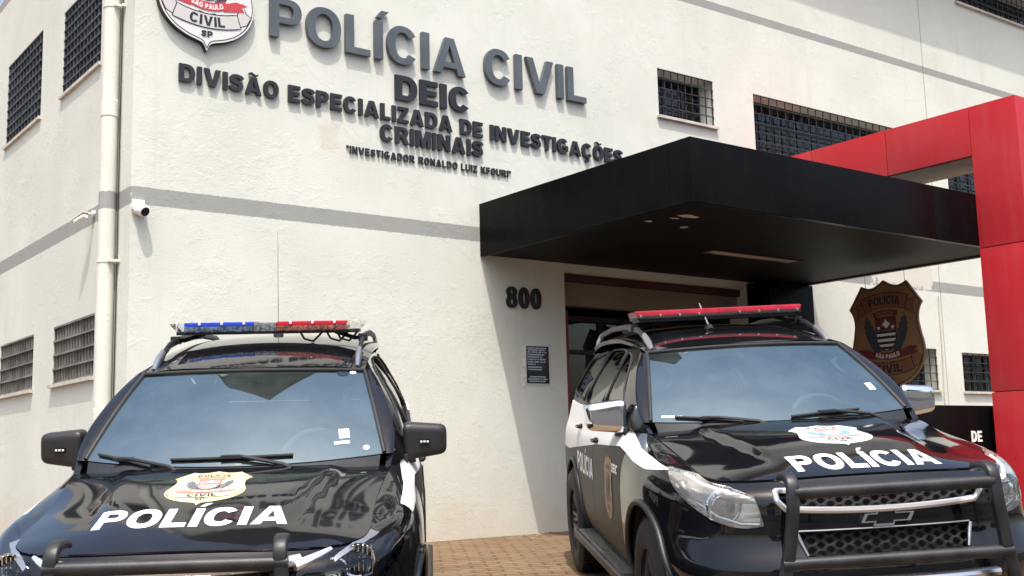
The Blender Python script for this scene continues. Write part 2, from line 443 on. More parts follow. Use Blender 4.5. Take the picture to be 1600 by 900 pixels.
def H(x,y,ridge=1.0):
    x=np.asarray(x,float); ay=np.abs(np.asarray(y,float))
    z=hspline(ZC[:,0],ZC[:,1],x)-.085*(1-.55*smst(.75,1.45,x))*(ay/.75)**2.4
    # raised centre panel whose edges run in towards the front
    e=.36+.17*np.clip((x-.25)/1.05,0,1)
    return z+ridge*.020*(1-smst(e-.045,e+.045,ay))*smst(.2,.75,x)-ridge*.004
def belt(x): return hspline([0,1.4,1.9,2.8,3.6,4.9],[1.17,1.175,1.19,1.235,1.25,1.26],x)
# sections: station u -> 7 rows (inset, z)
def _sections():
    S=[]
    for k,(u,(x,y)) in enumerate(zip(PU,PLAN)):
        _,n=plan(np.array([u])); n=n[0]
        f=float(smst(.25,.85,x))           # 0 at the nose .. 1 on the side
        nose=np.array([(.17,.33),(.06,.45),(-.012,.60),(.040,.745),(.055,.87),(.075,.95),(.15,1.0)])
        side=np.array([(.07,.36),(.015,.50),(0,.68),(0,.86),(.022,.98),(.075,1.06),(.205,1.1)])
        door=np.array([(.07,.36),(.018,.50),(0,.68),(.0,.88),(.012,1.03),(.038,1.12),(.075,1.2)])
        s=nose*(1-f)+side*f
        if x<1.45:
            d=s[6,0]; q=np.array([x,y])+n*d; s[6,1]=H(q[0],q[1])-.004
            s[5,1]=min(s[5,1],s[6,1]-.02)
        else:
            g=float(smst(1.3,1.75,x)); s=side*(1-g)+door*g; s[6,1]=belt(np.array([x]))[0]
            if x>4.4:
                r=float(smst(4.4,4.8,x)); s[:,0]+=np.array([.05,.03,0,0,.01,.02,.03])*r
        S.append(s)
    return np.array(S)
SEC=_sections()
def body(uv):
    """uv (N,2): u along plan, t 0..6 up the section; returns y>=0 half"""
    uv=np.asarray(uv,float); u=uv[:,0]; t=np.clip(uv[:,1],0,6)
    s=hspline(PU,SEC,u)                     # N,7,2
    i=np.clip(t.astype(int),0,5); w=(t-i)[:,None]; r=np.arange(len(t))
    g=lambda k: s[r,np.clip(k,0,6)]
    p1,p2=g(i),g(i+1); m1=np.where((i>0)[:,None],(p2-g(i-1))/2,p2-p1); m2=np.where((i<5)[:,None],(g(i+2)-p1)/2,p2-p1)
    q=((1+2*w)*(1-w)**2)*p1+(w*(1-w)**2)*m1+(w*w*(3-2*w))*p2+(w*w*(w-1))*m2
    p,n=plan(u)
    xy=p+n*q[:,:1]
    return np.c_[xy,q[:,1]]
UX=lambda x: np.interp(x,PLAN[8:14,0],PU[8:14])
_uu=np.linspace(0,PU[-1],900); _pl=hspline(PU,PLAN,_uu); _half=np.argmax(_pl[:,1])
def u_of(x=None,y=None):
    """arc position of the plan curve at side x (x>.3) or front y"""
    if x is not None:
        k=slice(0,len(_uu)); return float(np.interp(x,_pl[:,0],_uu))
    a=_pl[:,0]<.6; return float(np.interp(y,_pl[a,1],_uu[a]))
_tt=np.linspace(0,6,121)
def t_of(u,z):
    zz=body(np.c_[np.full(121,u),_tt])[:,2]
    return float(np.interp(z,np.maximum.accumulate(zz)+1e-9*np.arange(121),_tt))
def UZ(u,z): return (u,t_of(u,z))
def toprow(n=80,u1=None):
    u=np.linspace(0,u1,n); return body(np.c_[u,np.full(n,6.)])
def Yg(x,z):
    x=np.asarray(x,float); t=np.clip((np.asarray(z,float)-1.19)/.45,-.2,1.3)
    yb=hspline([1.3,1.45,1.6,1.9,2.6,3.6,4.2,4.75,4.9],[.755,.79,.83,.862,.862,.838,.81,.76,.73],x)
    return yb-.10*t-.13*np.sign(t)*t*t
def Zr(x,y):
    z=hspline([1.9,2.0,2.2,2.5,2.9,3.5,4.2,4.7,4.9],[1.605,1.64,1.69,1.745,1.785,1.795,1.76,1.69,1.62],np.asarray(x,float))
    a=np.abs(np.asarray(y,float))/.62
    return z-.035*a**2-.035*a**6
def wind(ab):
    a=ab[:,0]; b=ab[:,1]
    bx=1.487-.27*(1-a*a); by=.745*a; bz=1.225-.012*(1-a*a)
    tx=2.146-.13*(1-a*a); ty=.610*a; tz=1.617+.018*(1-a*a)
    k=.018*4*b*(1-b)
    return np.c_[bx+(tx-bx)*b-k*.6,by+(ty-by)*b,bz+(tz-bz)*b+k]

# ================================================================ lettering
def sarc(cx, cy, rx, ry, a0, a1, n=14, e=2.25):
    o = []
    for i in range(n+1):
        a = R(a0+(a1-a0)*i/n); c, s = math.cos(a), math.sin(a)
        o.append((cx+rx*math.copysign(abs(c)**(2/e), c), cy+ry*math.copysign(abs(s)**(2/e), s)))
    return o
def glyph(ch, sv, sh, k=1.0):
    """outline loops of a heavy grotesque capital of height 1; sv / sh stem and bar weights, k width factor"""
    def oval(W, c0=0.): return [sarc(W/2+c0, .5, W/2, .515, 0, 360, 44)[:-1], sarc(W/2+c0, .5, W/2-sv, .515-sh, 0, 360, 36)[:-1]]
    acute = lambda c: [(c-.07, 1.10), (c+.07, 1.30), (c+.27, 1.30), (c+.08, 1.10)]
    if ch == ' ': return [], .36*k
    if ch in 'IÍ':
        W = sv; L = [[(0, 0), (0, 1), (W, 1), (W, 0)]]
        if ch == 'Í': L.append(acute(W/2))
        return L, W
    if ch == 'L': W = .68*k; return [[(0, 0), (0, 1), (sv, 1), (sv, sh), (W, sh), (W, 0)]], W
    if ch == 'T': W = .78*k; c = W/2; return [[(c-sv/2, 0), (c-sv/2, 1-sh), (0, 1-sh), (0, 1), (W, 1), (W, 1-sh), (c+sv/2, 1-sh), (c+sv/2, 0)]], W
    if ch in 'EF':
        W = (.74 if ch == 'E' else .70)*k; m = .5
        L = [(0, 0), (0, 1), (W, 1), (W, 1-sh), (sv, 1-sh), (sv, m+sh/2), (W*.93, m+sh/2), (W*.93, m-sh/2), (sv, m-sh/2)]
        L += [(sv, sh), (W, sh), (W, 0)] if ch == 'E' else [(sv, 0)]
        return [L], W
    if ch in 'OÕ0':
        W = (.92 if ch != '0' else .66)*k; L = oval(W)
        if ch == 'Õ': L.append(tilde(W/2))
        return L, W
    if ch == '8':
        W = .68*k; c = W/2
        o = sarc(c, .755, W*.46, .258, -38, 218, 24)+sarc(c, .275, W*.5, .288, 142, 398, 28)
        return [o, sarc(c, .755, W*.46-sv*.92, .258-sh*.8, 0, 360, 24)[:-1], sarc(c, .275, W*.5-sv*.95, .288-sh*.85, 0, 360, 24)[:-1]], W
    if ch in 'CÇ':
        W = .88*k
        L = [sarc(W/2, .5, W/2, .515, 33, 327, 40)+sarc(W/2, .5, W/2-sv, .515-sh, 322, 38, 34)]
        if ch == 'Ç': L.append([(W/2-.03, -.04), (W/2+.08, -.04), (W/2+.17, -.13), (W/2+.12, -.27), (W/2-.16, -.27), (W/2-.16, -.19), (W/2+.03, -.18), (W/2+.03, -.13)])
        return L, W
    if ch == 'G':
        W = .94*k; o = sarc(W/2, .5, W/2, .515, 35, 312, 38)
        return [o+[(W-.03, .16), (W-.03, .54), (W*.5, .54), (W*.5, .54-sh*.95), (W-.03-sv*.85, .54-sh*.95), (W-.03-sv*.85, .27)]+sarc(W/2, .5, W/2-sv, .515-sh, 300, 40, 32)], W
    if ch == 'S':
        W = .78*k; C = [(.90, .72), (.80, .84), (.50, .885), (.24, .83), (.175, .70), (.30, .585), (.52, .52), (.74, .45), (.82, .305), (.72, .165), (.46, .115), (.20, .17), (.11, .31)]
        C = [(x*W, y) for x, y in C]; P = []
        for i in range(len(C)-1):
            p0, p1, p2, p3 = C[max(i-1, 0)], C[i], C[i+1], C[min(i+2, len(C)-1)]
            for q in range(4):
                u = q/4; P.append(tuple(.5*((2*b)+(c-a)*u+(2*a-5*b+4*c-d)*u*u+(-a+3*b-3*c+d)*u**3) for a, b, c, d in zip(p0, p1, p2, p3)))
        P.append(C[-1]); A = []; B = []
        for i, p in enumerate(P):
            a, b = P[max(i-1, 0)], P[min(i+1, len(P)-1)]; dx, dy = b[0]-a[0], b[1]-a[1]; l = math.hypot(dx, dy) or 1
            nx, ny = -dy/l, dx/l; w = .5*math.hypot(sv*1.0*nx, sh*1.04*ny)
            A.append((p[0]+nx*w, p[1]+ny*w)); B.append((p[0]-nx*w, p[1]-ny*w))
        return [A+B[::-1]], W
    if ch in 'AÃ':
        W = .98*k; s = sv*1.06; a = s*.56; m = (W/2-a); ms = (W/2-s*.5-a*.0-s*.02)
        il = lambda y: s+(W/2-s)*y/(1-sh*.9-.02) if True else 0
        top = 1-sh*.9-.02; yb = .17; yt = yb+sh*.92
        L = [[(0, 0), (m, 1), (W-m, 1), (W, 0), (W-s, 0), (W-il(yb), yb), (il(yb), yb), (s, 0)]]
        L.append([(il(yt)+.005, yt), (W/2, top-.02), (W-il(yt)-.005, yt)])
        if ch == 'Ã': L.append(tilde(W/2))
        return L, W
    if ch == 'V':
        W = .96*k; s = sv*1.08; a = s*.55; m = W/2-a; b = sh*1.05
        return [[(0, 1), (s, 1), (W/2, b+.06), (W-s, 1), (W, 1), (W-m, 0), (m, 0)]], W
    if ch == 'N': W = .88*k; return [[(0, 0), (0, 1), (sv, 1), (W-sv, .42), (W-sv, 1), (W, 1), (W, 0), (W-sv, 0), (sv, .58), (sv, 0)]], W
    if ch == 'M':
        W = 1.04*k; c = W/2; h = sv*.42
        return [[(0, 0), (0, 1), (sv*1.25, 1), (c, .36), (W-sv*1.25, 1), (W, 1), (W, 0), (W-sv*.92, 0), (W-sv*.92, .66), (c+h, 0), (c-h, 0), (sv*.92, .66), (sv*.92, 0)]], W
    if ch == 'Z': W = .76*k; return [[(0, 0), (0, sh), (W-sv*1.15, 1-sh), (.02, 1-sh), (.02, 1), (W, 1), (W, 1-sh), (sv*1.15, sh), (W, sh), (W, 0)]], W
    if ch == 'D':
        W = .88*k; r = W*.52
        return [[(0, 0), (0, 1)]+sarc(W-r, .5, r, .5, 90, -90, 22), [(sv, sh), (sv, 1-sh)]+sarc(W-r, .5, r-sv, .5-sh, 90, -90, 18)], W
    if ch == 'U':
        W = .87*k; r = .40
        return [[(0, 1)]+sarc(W/2, r, W/2, r+.015, 180, 360, 22)+[(W, 1), (W-sv, 1)]+sarc(W/2, r, W/2-sv, r-sh+.015, 360, 180, 18)+[(sv, 1)]], W
    if ch in 'PRK':
        W = (.80 if ch == 'P' else .90)*k
        if ch == 'K': return [[(0, 0), (0, 1), (sv, 1), (sv, .60), (W-sv*1.25, 1), (W+.02, 1), (W*.56, .60), (W+.05, 0), (W-sv*1.22, 0), (W*.40, .43), (sv, .30), (sv, 0)]], W
        y0 = .37; r = .34*k; cy = (1+y0)/2; rb = (1-y0)/2; xr = (W if ch == 'P' else W*.96)
        out = [(0, 0), (0, 1)]+sarc(xr-r, cy, r, rb, 90, -90 if ch == 'P' else -62, 20)
        out += [(sv, y0), (sv, 0)] if ch == 'P' else [(W+.05, 0), (W+.05-sv*1.18, 0), (W*.50, y0-.01), (sv, y0-.01), (sv, 0)]
        return [out, [(sv, y0+sh*.9), (sv, 1-sh*.95)]+sarc(xr-r, cy, r-sv*.95, rb-sh*.92, 90, -90, 16)], W
    if ch == '"': w = sv*.55; return [[(0, .66), (0, 1), (w, 1), (w, .66)], [(w*1.6, .66), (w*1.6, 1), (w*2.6, 1), (w*2.6, .66)]], w*2.6
    return [], .3
def tilde(c):
    a = [(c-.27+.54*i/10, 1.17+.055*math.sin(2*math.pi*i/10)) for i in range(11)]
    return [(x, y+.055) for x, y in a]+[(x, y-.055) for x, y in a[::-1]]
def line(text, sv, sh, k, gap, width=None, height=1.):
    """list of (char, loops) laid out from x = 0; optionally stretched to the given width"""
    x = 0; out = []
    for ch in text:
        L, W = glyph(ch, sv, sh, k)
        if L: out.append((ch, [[(px+x, py) for px, py in l] for l in L]))
        x += W+gap
    x -= gap; fx = (width/x) if width else height
    return [(c, [[(px*fx, py*height) for px, py in l] for l in L]) for c, L in out], x*fx

# shield emblem drawn in units of its own width, origin at the top tip, y up: list of (layer, colour key, loops)
def smooth_loop(ctrl, n=6, corners=()):
    out = []; k = len(ctrl)
    for i in range(k):
        p1, p2 = ctrl[i], ctrl[(i+1) % k]
        p0 = ctrl[i-1] if i not in corners else p1
        p3 = ctrl[(i+2) % k] if (i+1) % k not in corners else p2
        for q in range(n):
            u = q/n; out.append(tuple(.5*((2*b)+(c-a)*u+(2*a-5*b+4*c-d)*u*u+(-a+3*b-3*c+d)*u**3) for a, b, c, d in zip(p0, p1, p2, p3)))
    return out
def shield_outline():
    h = [(0, 0), (.075, -.045), (.155, -.075), (.235, -.07), (.31, -.04), (.5, -.305), (.455, -.385), (.435, -.50), (.46, -.66), (.492, -.80), (.487, -.93), (.43, -1.06), (.33, -1.165), (.2, -1.235), (.09, -1.268), (.035, -1.295), (0, -1.365)]
    full = h+[(-x, y) for x, y in h[-2:0:-1]]
    return smooth_loop(full, 5, (0, 4, 5, 16, 27, 28))
def scale_loop(L, k, c): return [(c[0]+(x-c[0])*k, c[1]+(y-c[1])*k) for x, y in L]
def arcband(cy, rad, a0, a1, h, up, n=14):
    """curved ribbon; up=+1 arches upward, -1 sags"""
    f = lambda a, r: (r*math.sin(R(a)), cy+up*(r*math.cos(R(a))-rad))
    return [f(a0+(a1-a0)*i/n, rad+h/2) for i in range(n+1)]+[f(a1-(a1-a0)*i/n, rad-h/2) for i in range(n+1)]
def arctext(text, cy, rad, h, up, width, sv=.24, sh=.2, k=.95):
    L, W = line(text, sv, sh, k, .12, None, h); f = width/W; out = []
    for ch, loops in L:
        o = []
        for l in loops:
            q = []
            for x, y in l:
                a = (x-W/2)*f/rad; r = rad+up*(y-h/2)
                q.append((r*math.sin(a), cy+up*(r*math.cos(a)-rad)))
            o.append(q)
        out += o
    return out
def outline_of(L, w):
    A = np.asarray(L, float); T = np.roll(A, -1, 0)-np.roll(A, 1, 0); T /= np.maximum(np.linalg.norm(T, axis=1), 1e-9)[:, None]
    N = np.c_[T[:, 1], -T[:, 0]]
    return [[tuple(p) for p in A+N*w/2], [tuple(p) for p in A-N*w/2]]
def shield_art():
    """list of (layer, colour, piece name, loops); every entry becomes a piece of its own"""
    S = shield_outline(); art = [(0, 'plate', 'plate', [S])]
    lw = .009; add = lambda *e: art.append(e)
    add(1, 'line', 'outline', outline_of(scale_loop(S, .965, (0, -.64)), lw))
    def ribbon(lay, poly): add(lay, 'ribbon', 'ribbon', [poly]); add(lay+1, 'line', 'outline', outline_of(poly, lw))
    for sx in (-1, 1):
        ribbon(1, [(sx*.285, -.27), (sx*.40, -.25), (sx*.375, -.34), (sx*.40, -.44), (sx*.27, -.37)])
        ribbon(1, [(sx*.30, -.96), (sx*.375, -.80), (sx*.41, -.90), (sx*.465, -.93), (sx*.42, -1.02), (sx*.33, -1.06)])
        A, B = [], []; n = 40                                       # laurel branch: one toothed blade along a bent stem
        for i in range(n+1):
            u = i/n; bx, by = sx*(.11+.15*math.sin(u*1.5)), -.90+.50*u; w = .075*math.sin(math.pi*min(1, u*1.05+.06))**.6*(.72+.28*abs(math.sin(u*25)))+.004
            A.append((bx-w, by+.03*abs(math.sin(u*25)))); B.append((bx+w, by+.03*abs(math.sin(u*25))))
        add(1, 'leaf', 'laurel', [A+B[::-1]])
        add(3, 'red', 'ribbon_tail', [[(sx*.14, -.86), (sx*.30, -.80), (sx*.42, -.815), (sx*.36, -.845), (sx*.39, -.89), (sx*.17, -.93)]])
    ribbon(3, arcband(-.235, .85, -20.5, 20.5, .17, 1)); add(5, 'text', 'lettering', arctext('POLÍCIA', -.24, .85, .098, 1, .43))
    c = [(-.135, -.44), (.135, -.44), (.135, -.70), (.11, -.77), (.06, -.82), (0, -.84), (-.06, -.82), (-.11, -.77), (-.135, -.70)]
    add(3, 'white', 'coat_of_arms', [c]); add(6, 'line', 'outline', outline_of(c, .012))
    add(4, 'red', 'red_field', [[(-.133, -.442), (.133, -.442), (.133, -.60), (-.133, -.60)]])
    for y, w in ((-.602, .133), (-.665, .133), (-.73, .122), (-.79, .085)): add(4, 'line', 'stripe', [[(-w, y), (w, y), (w*.97, y-.032), (-w*.97, y-.032)]])
    add(5, 'white', 'map', [[(-.05, -.525), (-.015, -.50), (0, -.465), (.02, -.49), (.06, -.52), (.04, -.55), (.005, -.575), (-.02, -.545)]])
    for sx in (-1, 1): add(5, 'white', 'scale_pan', [[(sx*.075, -.552), (sx*.12, -.548), (sx*.11, -.582), (sx*.085, -.584)]])
    add(4, 'red', 'ribbon', [arcband(-.385, .6, -16, 16, .06, 1)]); add(5, 'gold', 'lettering', arctext('POLÍCIA CIVIL', -.387, .6, .032, 1, .24))
    add(4, 'red', 'ribbon', [arcband(-.905, .42, -29, 29, .085, -1)]); add(5, 'white', 'lettering', arctext('SÃO PAULO', -.907, .42, .052, -1, .33))
    add(2, 'line', 'stem', [[(-.09, -.975), (-.085, -.962), (.0, -.985), (.085, -.962), (.09, -.975), (0, -1.0)]])
    ribbon(3, arcband(-1.055, 1.05, -18.5, 18.5, .145, -1)); add(5, 'text', 'lettering', arctext('CIVIL', -1.055, 1.05, .10, -1, .36))
    add(5, 'text', 'lettering', arctext('SP', -1.19, 3., .062, -1, .115))
    return art

# ================================================================ building
GY = 9.8; GX = 3.28
def ground_z(x, y):
    P = np.array([(1.549,5.694,-.44),(3.087,8.061,-.10),(2.89,4.822,-.439),(4.428,7.189,-.085),(4.349,4.442,-.28),(5.858,6.843,-.054),(5.701,3.587,-.228),(7.21,5.988,-.010),
                  (0,0,-.85),(-3,0,-1.0),(4,0,-.62),(9,1,-.32),(13,4,-.12),(13,8,-.02),(8,8.2,-.01),(-3,6,-.6),(-3,10.5,-.35),(1,10.5,-.1),(3.3,10.5,-.01),(5,10.5,0),(8,10.5,0),(13,10.5,0),(3.3,9.8,-.01),(5,9.8,0),(6.5,9.8,0),(8,9.8,0),(10,9.8,0),(5.5,9.2,-.005),(7,9.2,-.004)])
    k = lambda r: np.where(r > 1e-9, r*r*np.log(np.maximum(r, 1e-9)), 0)
    n = len(P); K = k(np.linalg.norm(P[:, None, :2]-P[None, :, :2], axis=2))+np.eye(n)*.03
    Q = np.c_[np.ones(n), P[:, :2]]; A = np.block([[K, Q], [Q.T, np.zeros((3, 3))]])
    w = np.linalg.solve(A, np.r_[P[:, 2], 0, 0, 0])
    x = np.clip(x, -3, 13); y = np.clip(y, 0, 10.5); p = np.c_[x, y]
    return k(np.linalg.norm(p[:, None]-P[None, :, :2], axis=2))@w[:n]+np.c_[np.ones(len(p)), p]@w[n:]
def make_ground():
    xs = np.r_[-600, -200, -60, -20, -8, np.arange(-3, 13.01, .25), 20, 60, 200, 600]; ys = np.r_[-600, -200, -60, -20, -6, np.arange(0, 10.51, .25), 20, 60, 200, 600]
    g = np.array([(x, y) for y in ys for x in xs]); z = ground_z(g[:, 0], g[:, 1]); nx = len(xs)
    b = MB(); b.add(np.c_[g, z], [(j*nx+i, j*nx+i+1, (j+1)*nx+i+1, (j+1)*nx+i) for j in range(len(ys)-1) for i in range(nx-1)])
    return tag(b.build('ground', 'brick_paving', angle=80), kind='structure')
make_ground()

station = tag(empty('police_station', (8, GY, 0)), 'cream stucco two-storey station with grey painted bands and barred windows', 'building')
station_inv = station.matrix_world.inverted()
def bpart(mb, name, m, parent=None):
    o = mb.build(name, m, parent or station)
    if parent is None: o.location = (-8, -GY, 0)
    return o
rect = lambda a, b, c, d: [(a, c), (b, c), (b, d), (a, d)]
# window openings: front (x0,x1,z0,z1), side (y0,y1,z0,z1)
FW = [(9.69, 10.665, 4.87, 5.47, 'small'), (11.42, 14.97, 4.55, 5.44, 'wide'), (15.78, 17.4, 4.55, 5.42, 'wide'), (16.40, 19.4, 7.82, 8.3, 'wide'), (13.70, 15.13, 1.61, 2.21, 'low'), (15.78, 17.1, 1.60, 2.18, 'low')]
SW = [(10.735, 11.98, 4.60, 5.50, 'fin'), (12.79, 14.275, 4.59, 5.58, 'fin'), (15.2, 16.6, 4.59, 5.55, 'fin'), (10.70, 12.005, 1.625, 2.205, 'old'), (12.747, 14.14, 1.625, 2.21, 'old'), (15.0, 16.4, 1.62, 2.2, 'old')]
ENT = (8.115, 11.09, -.3, 2.83)
def front_map(x, y, h): return (x, GY-h, y)
def side_map(x, y, h): return (GX-h, x, y)
def wall(name, outline, holes, fmap, reveal):
    b = MB(); V, F = triangulate([outline], [rect(*h[:4]) for h in holes])
    A = [fmap(x, y, 0) for x, y in V]; n = Vector(fmap(0, 0, 1))-Vector(fmap(0, 0, 0))
    c = (Vector(A[F[0][1]])-Vector(A[F[0][0]])).cross(Vector(A[F[0][2]])-Vector(A[F[0][0]]))
    F = [tuple(f) if c.dot(n) > 0 else tuple(f[::-1]) for f in F]; b.add(A, F)
    hb = [[h[0], h[1], h[2], h[3]] for h in holes]
    for a, e in border(F):
        p, q = V[a], V[e]
        if not any(h[0]-1e-4 <= min(p[0], q[0]) and max(p[0], q[0]) <= h[1]+1e-4 and h[2]-1e-4 <= min(p[1], q[1]) and max(p[1], q[1]) <= h[3]+1e-4 for h in hb): continue
        b.add([A[e], A[a], fmap(p[0], p[1], -reveal), fmap(q[0], q[1], -reveal)], [(0, 1, 2, 3)])
    return bpart(b, name, 'stucco')
wall('front_wall', [(GX, -.5), (19.5, -.5), (19.5, 8.6), (8.9, 8.6), (8.9, 6.56), (GX, 6.56)], FW+[ENT], front_map, .30)
wall('side_wall', [(GY, -.9), (17.5, -.9), (17.5, 6.56), (GY, 6.56)], SW, side_map, .20)
b = MB(); b.box((GX+.3, GY+.3, 6.40), (8.9, 17.4, 6.52)); b.box((8.9, GY+.25, 6.4), (8.93, 17.4, 8.58)); b.box((19.2, GY+.3, -.4), (19.45, 17.4, 8.5)); b.box((GX+.25, 17.3, -.8), (19.4, 17.48, 6.5))
b.box((8.93, 17.3, 6.5), (19.4, 17.48, 8.5)); bpart(b, 'rear_mass', 'stucco')
b = MB(); b.box((8.6, GY-.60, 8.605), (20, 17.8, 8.75), .01); bpart(b, 'roof_eave', 'stucco')
b = MB(); extrude(b, [[(GX-.02, 6.57), (GX-.02, 7.5), (4.33, 10.5), (5.6, 8.75), (6.4, 7.6), (7.3, 8.1), (8.3, 10.6), (8.88, 10.2), (8.88, 6.57)]], lambda x, y, h: (x, GY-.02-h, y), -.25, .0); bpart(b, 'unseen_dark_gable', 'shell_black')  # unseen black zigzag, added for the dark wedge mirrored in the windscreens
def window(x0, x1, z0, z1, kind, fmap, deep):
    """steel window set in an opening; every window is one part with pane, grille and sill"""
    f = MB(); t = .03; back = kind in ('small', 'wide', 'low'); d0, d1 = (-.275, -.235) if back else (-.10, -.06); dp = d0+.015
    def bar(m, a0, a1, c0, c1, h0, h1, mi=0):
        p, q = fmap(a0, c0, h0), fmap(a1, c1, h1); m.box([min(i, j) for i, j in zip(p, q)], [max(i, j) for i, j in zip(p, q)], 0, mi)
    for a in ((x0, x1, z0, z0+t), (x0, x1, z1-t, z1), (x0, x0+t, z0+t, z1-t), (x1-t, x1, z0+t, z1-t)): bar(f, *a, d0, d1)
    n = max(2, int(round((x1-x0)/.33)))
    for i in range(1, n): x = x0+(x1-x0)*i/n; bar(f, x-.012, x+.012, z0+t, z1-t, d0+.005, d1-.004)
    for i in range(1, 3): z = z0+(z1-z0)*i/3; bar(f, x0+t, x1-t, z-.010, z+.010, d0+.008, d1-.008)
    w = bpart(f, 'window', 'bar_dark'); g = MB()
    if kind == 'fin':                     # egg-crate grille: deep upright fins crossed by thin bars
        nv, nh = 11, 9
        for i in range(nv+1): x = x0+.012+(x1-x0-.024)*i/nv; bar(g, x-.004, x+.004, z0+.003, z1-.003, -.055, -.004)
        for i in range(nh+1): z = z0+.010+(z1-z0-.02)*i/nh; bar(g, x0+.002, x1-.002, z-.005, z+.005, -.050, .002)
        m = 'fin_steel'
    elif kind == 'old':
        nv, nh = 14, 4
        for i in range(nv+1): x = x0+.012+(x1-x0-.024)*i/nv; bar(g, x-.004, x+.004, z0+.003, z1-.003, -.05, -.006)
        for i in range(nh+1): z = z0+.012+(z1-z0-.024)*i/nh; bar(g, x0+.002, x1-.002, z-.008, z+.008, -.040, .004)
        m = 'old_bar'
    else:
        sp = .125 if kind == 'small' else .16; nv = int(round((x1-x0)/sp)); nh = max(4, int(round((z1-z0)/.13)))
        for i in range(nv+1): x = x0+.010+(x1-x0-.02)*i/nv; bar(g, x-.0055, x+.0055, z0+.003, z1-.003, -.022, -.010)
        for i in range(nh+1): z = z0+.010+(z1-z0-.02)*i/nh; bar(g, x0+.002, x1-.002, z-.005, z+.005, -.009, .003)
        m = 'bar_dark'
    bpart(g, 'grille', m, w)
    p = MB(); bar(p, x0+t, x1-t, z0+t, z1-t, dp, dp+.005); bpart(p, 'pane', 'louver_back' if kind in ('fin', 'old') else 'window_glass', w)
    r = MB(); bar(r, x0, x1, z0, z1, -.62, -.60); 
    bpart(r, 'room_backing', 'room_grey', w)
    if kind == 'small' or kind == 'wide':
        rng = random.Random(int(x0*10)); x = x0+.70 if kind == 'small' else x0+.05
        while x < x1-.1:
            wd = min(rng.uniform(.10, .22), x1-.04-x); c = MB(); bar(c, x, x+wd, z0+.04, z1-.04-rng.uniform(0, .05)-(.12 if kind == 'wide' else 0), dp-.045-rng.uniform(0, .02), dp-.02)
            bpart(c, 'curtain', 'curtain' if kind == 'small' else 'interior_grey', w); x += wd+rng.uniform(.03, .4 if kind == 'wide' else .04)
        if kind == 'small':
            c = MB(); bar(c, x0+.04, x0+.66, z0+.03, z0+.26, dp-.10, dp-.07); bpart(c, 'blind', 'interior_grey', w)
    if kind in ('small', 'wide', 'low', 'fin', 'old'):
        q = MB(); bar(q, x0-.035, x1+.035, z0-.035, z0-.002, -.10, .045 if kind != 'fin' else .03); bpart(q, 'sill', 'sill', w)
for a in FW: window(*a, front_map, .2)
for a in SW: window(*a, side_map, .2)
# entrance recess
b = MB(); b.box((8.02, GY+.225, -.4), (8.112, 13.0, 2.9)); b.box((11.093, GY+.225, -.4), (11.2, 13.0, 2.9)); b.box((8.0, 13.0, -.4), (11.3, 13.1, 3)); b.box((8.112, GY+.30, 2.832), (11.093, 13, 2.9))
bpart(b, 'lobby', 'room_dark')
b = MB(); b.box((8.117, GY+.16, 2.48), (11.088, GY+.30, 2.74), .004); bpart(b, 'lintel', 'lintel')
b = MB(); b.box((8.117, GY+.10, 2.742), (11.088, GY+.22, 2.828), .004); bpart(b, 'lintel_strip', 'dark_red')
b = MB(); b.box((8.117, GY+.32, -.4), (8.42, GY+.62, 2.44), .004); bpart(b, 'lobby_pillar', 'red_wall')
fr = MB()
for x in (8.45, 9.3, 10.2, 11.03): fr.box((x, GY+.80, -.2), (x+.05, GY+.86, 2.45))
fr.box((8.42, GY+.795, 2.40), (11.088, GY+.865, 2.46)); fr.box((8.42, GY+.795, 2.0), (11.088, GY+.865, 2.05)); d = bpart(fr, 'entrance_door', 'bar_dark')
b = MB(); b.box((8.43, GY+.825, -.2), (11.085, GY+.832, 2.41)); bpart(b, 'pane', 'door_glass', d)
b = MB(); b.box((11.096, GY-.30, -.4), (12.02, GY-.002, 2.888), .004); b.box((11.15, GY-.33, -.4), (11.165, GY-.301, 2.886)); bpart(b, 'entrance_pillar', 'black_cladding')

# ---- canopy
can = tag(empty('entrance_canopy', (9.5, 8.2, 2.9)), 'black clad box canopy jutting out over the entrance', 'canopy')
def cpart(mb, name, m, par=None):
    o = mb.build(name, m, par or can)
    if par is None: o.location = (-9.5, -8.2, -2.9)
    return o
CX0, CX1, CY0, CZ0, CZ1 = 6.976, 12.016, 6.70, 2.898, 3.462
b = MB(); g = .004
ys = [GY-.003, CY0+.26, CY0]; g = .0015
for i in range(2): b.box((CX0, ys[i+1]+(g if i < 1 else .0), CZ0), (CX0+.03, ys[i]-g, CZ1), .002)
cpart(b, 'side_fascia', 'black_cladding')
b = MB(); xs = [CX0+.032, 10.5, CX1-.032]
for i in range(2): b.box((xs[i]+g, CY0, CZ0), (xs[i+1]-g, CY0+.03, CZ1), .002)
cpart(b, 'front_fascia', 'black_cladding')
b = MB(); b.box((CX1-.03, CY0, CZ0), (CX1, GY-.003, CZ1), .002); cpart(b, 'side_fascia', 'black_cladding')
b = MB(); b.box((CX0+.034, CY0+.034, CZ1-.06), (CX1-.034, GY-.003, CZ1-.03)); cpart(b, 'roof_sheet', 'soffit_black')
sof = MB(); sof.box((CX0+.035, CY0+.035, CZ0+.02), (CX1-.035, GY-.003, CZ0+.045)); sof = cpart(sof, 'soffit', 'soffit_black')
b = MB()
for a, c in (((CX0+.032, CY0+.032, CZ0+.002), (CX0+.06, GY-.004, CZ0+.019)), ((CX0+.06, CY0+.032, CZ0+.002), (CX1-.06, CY0+.06, CZ0+.019)), ((CX1-.06, CY0+.032, CZ0+.002), (CX1-.032, GY-.004, CZ0+.019))): b.box(a, c)
cpart(b, 'edge_trim', 'trim_black')
b = MB(); rng = random.Random(4)
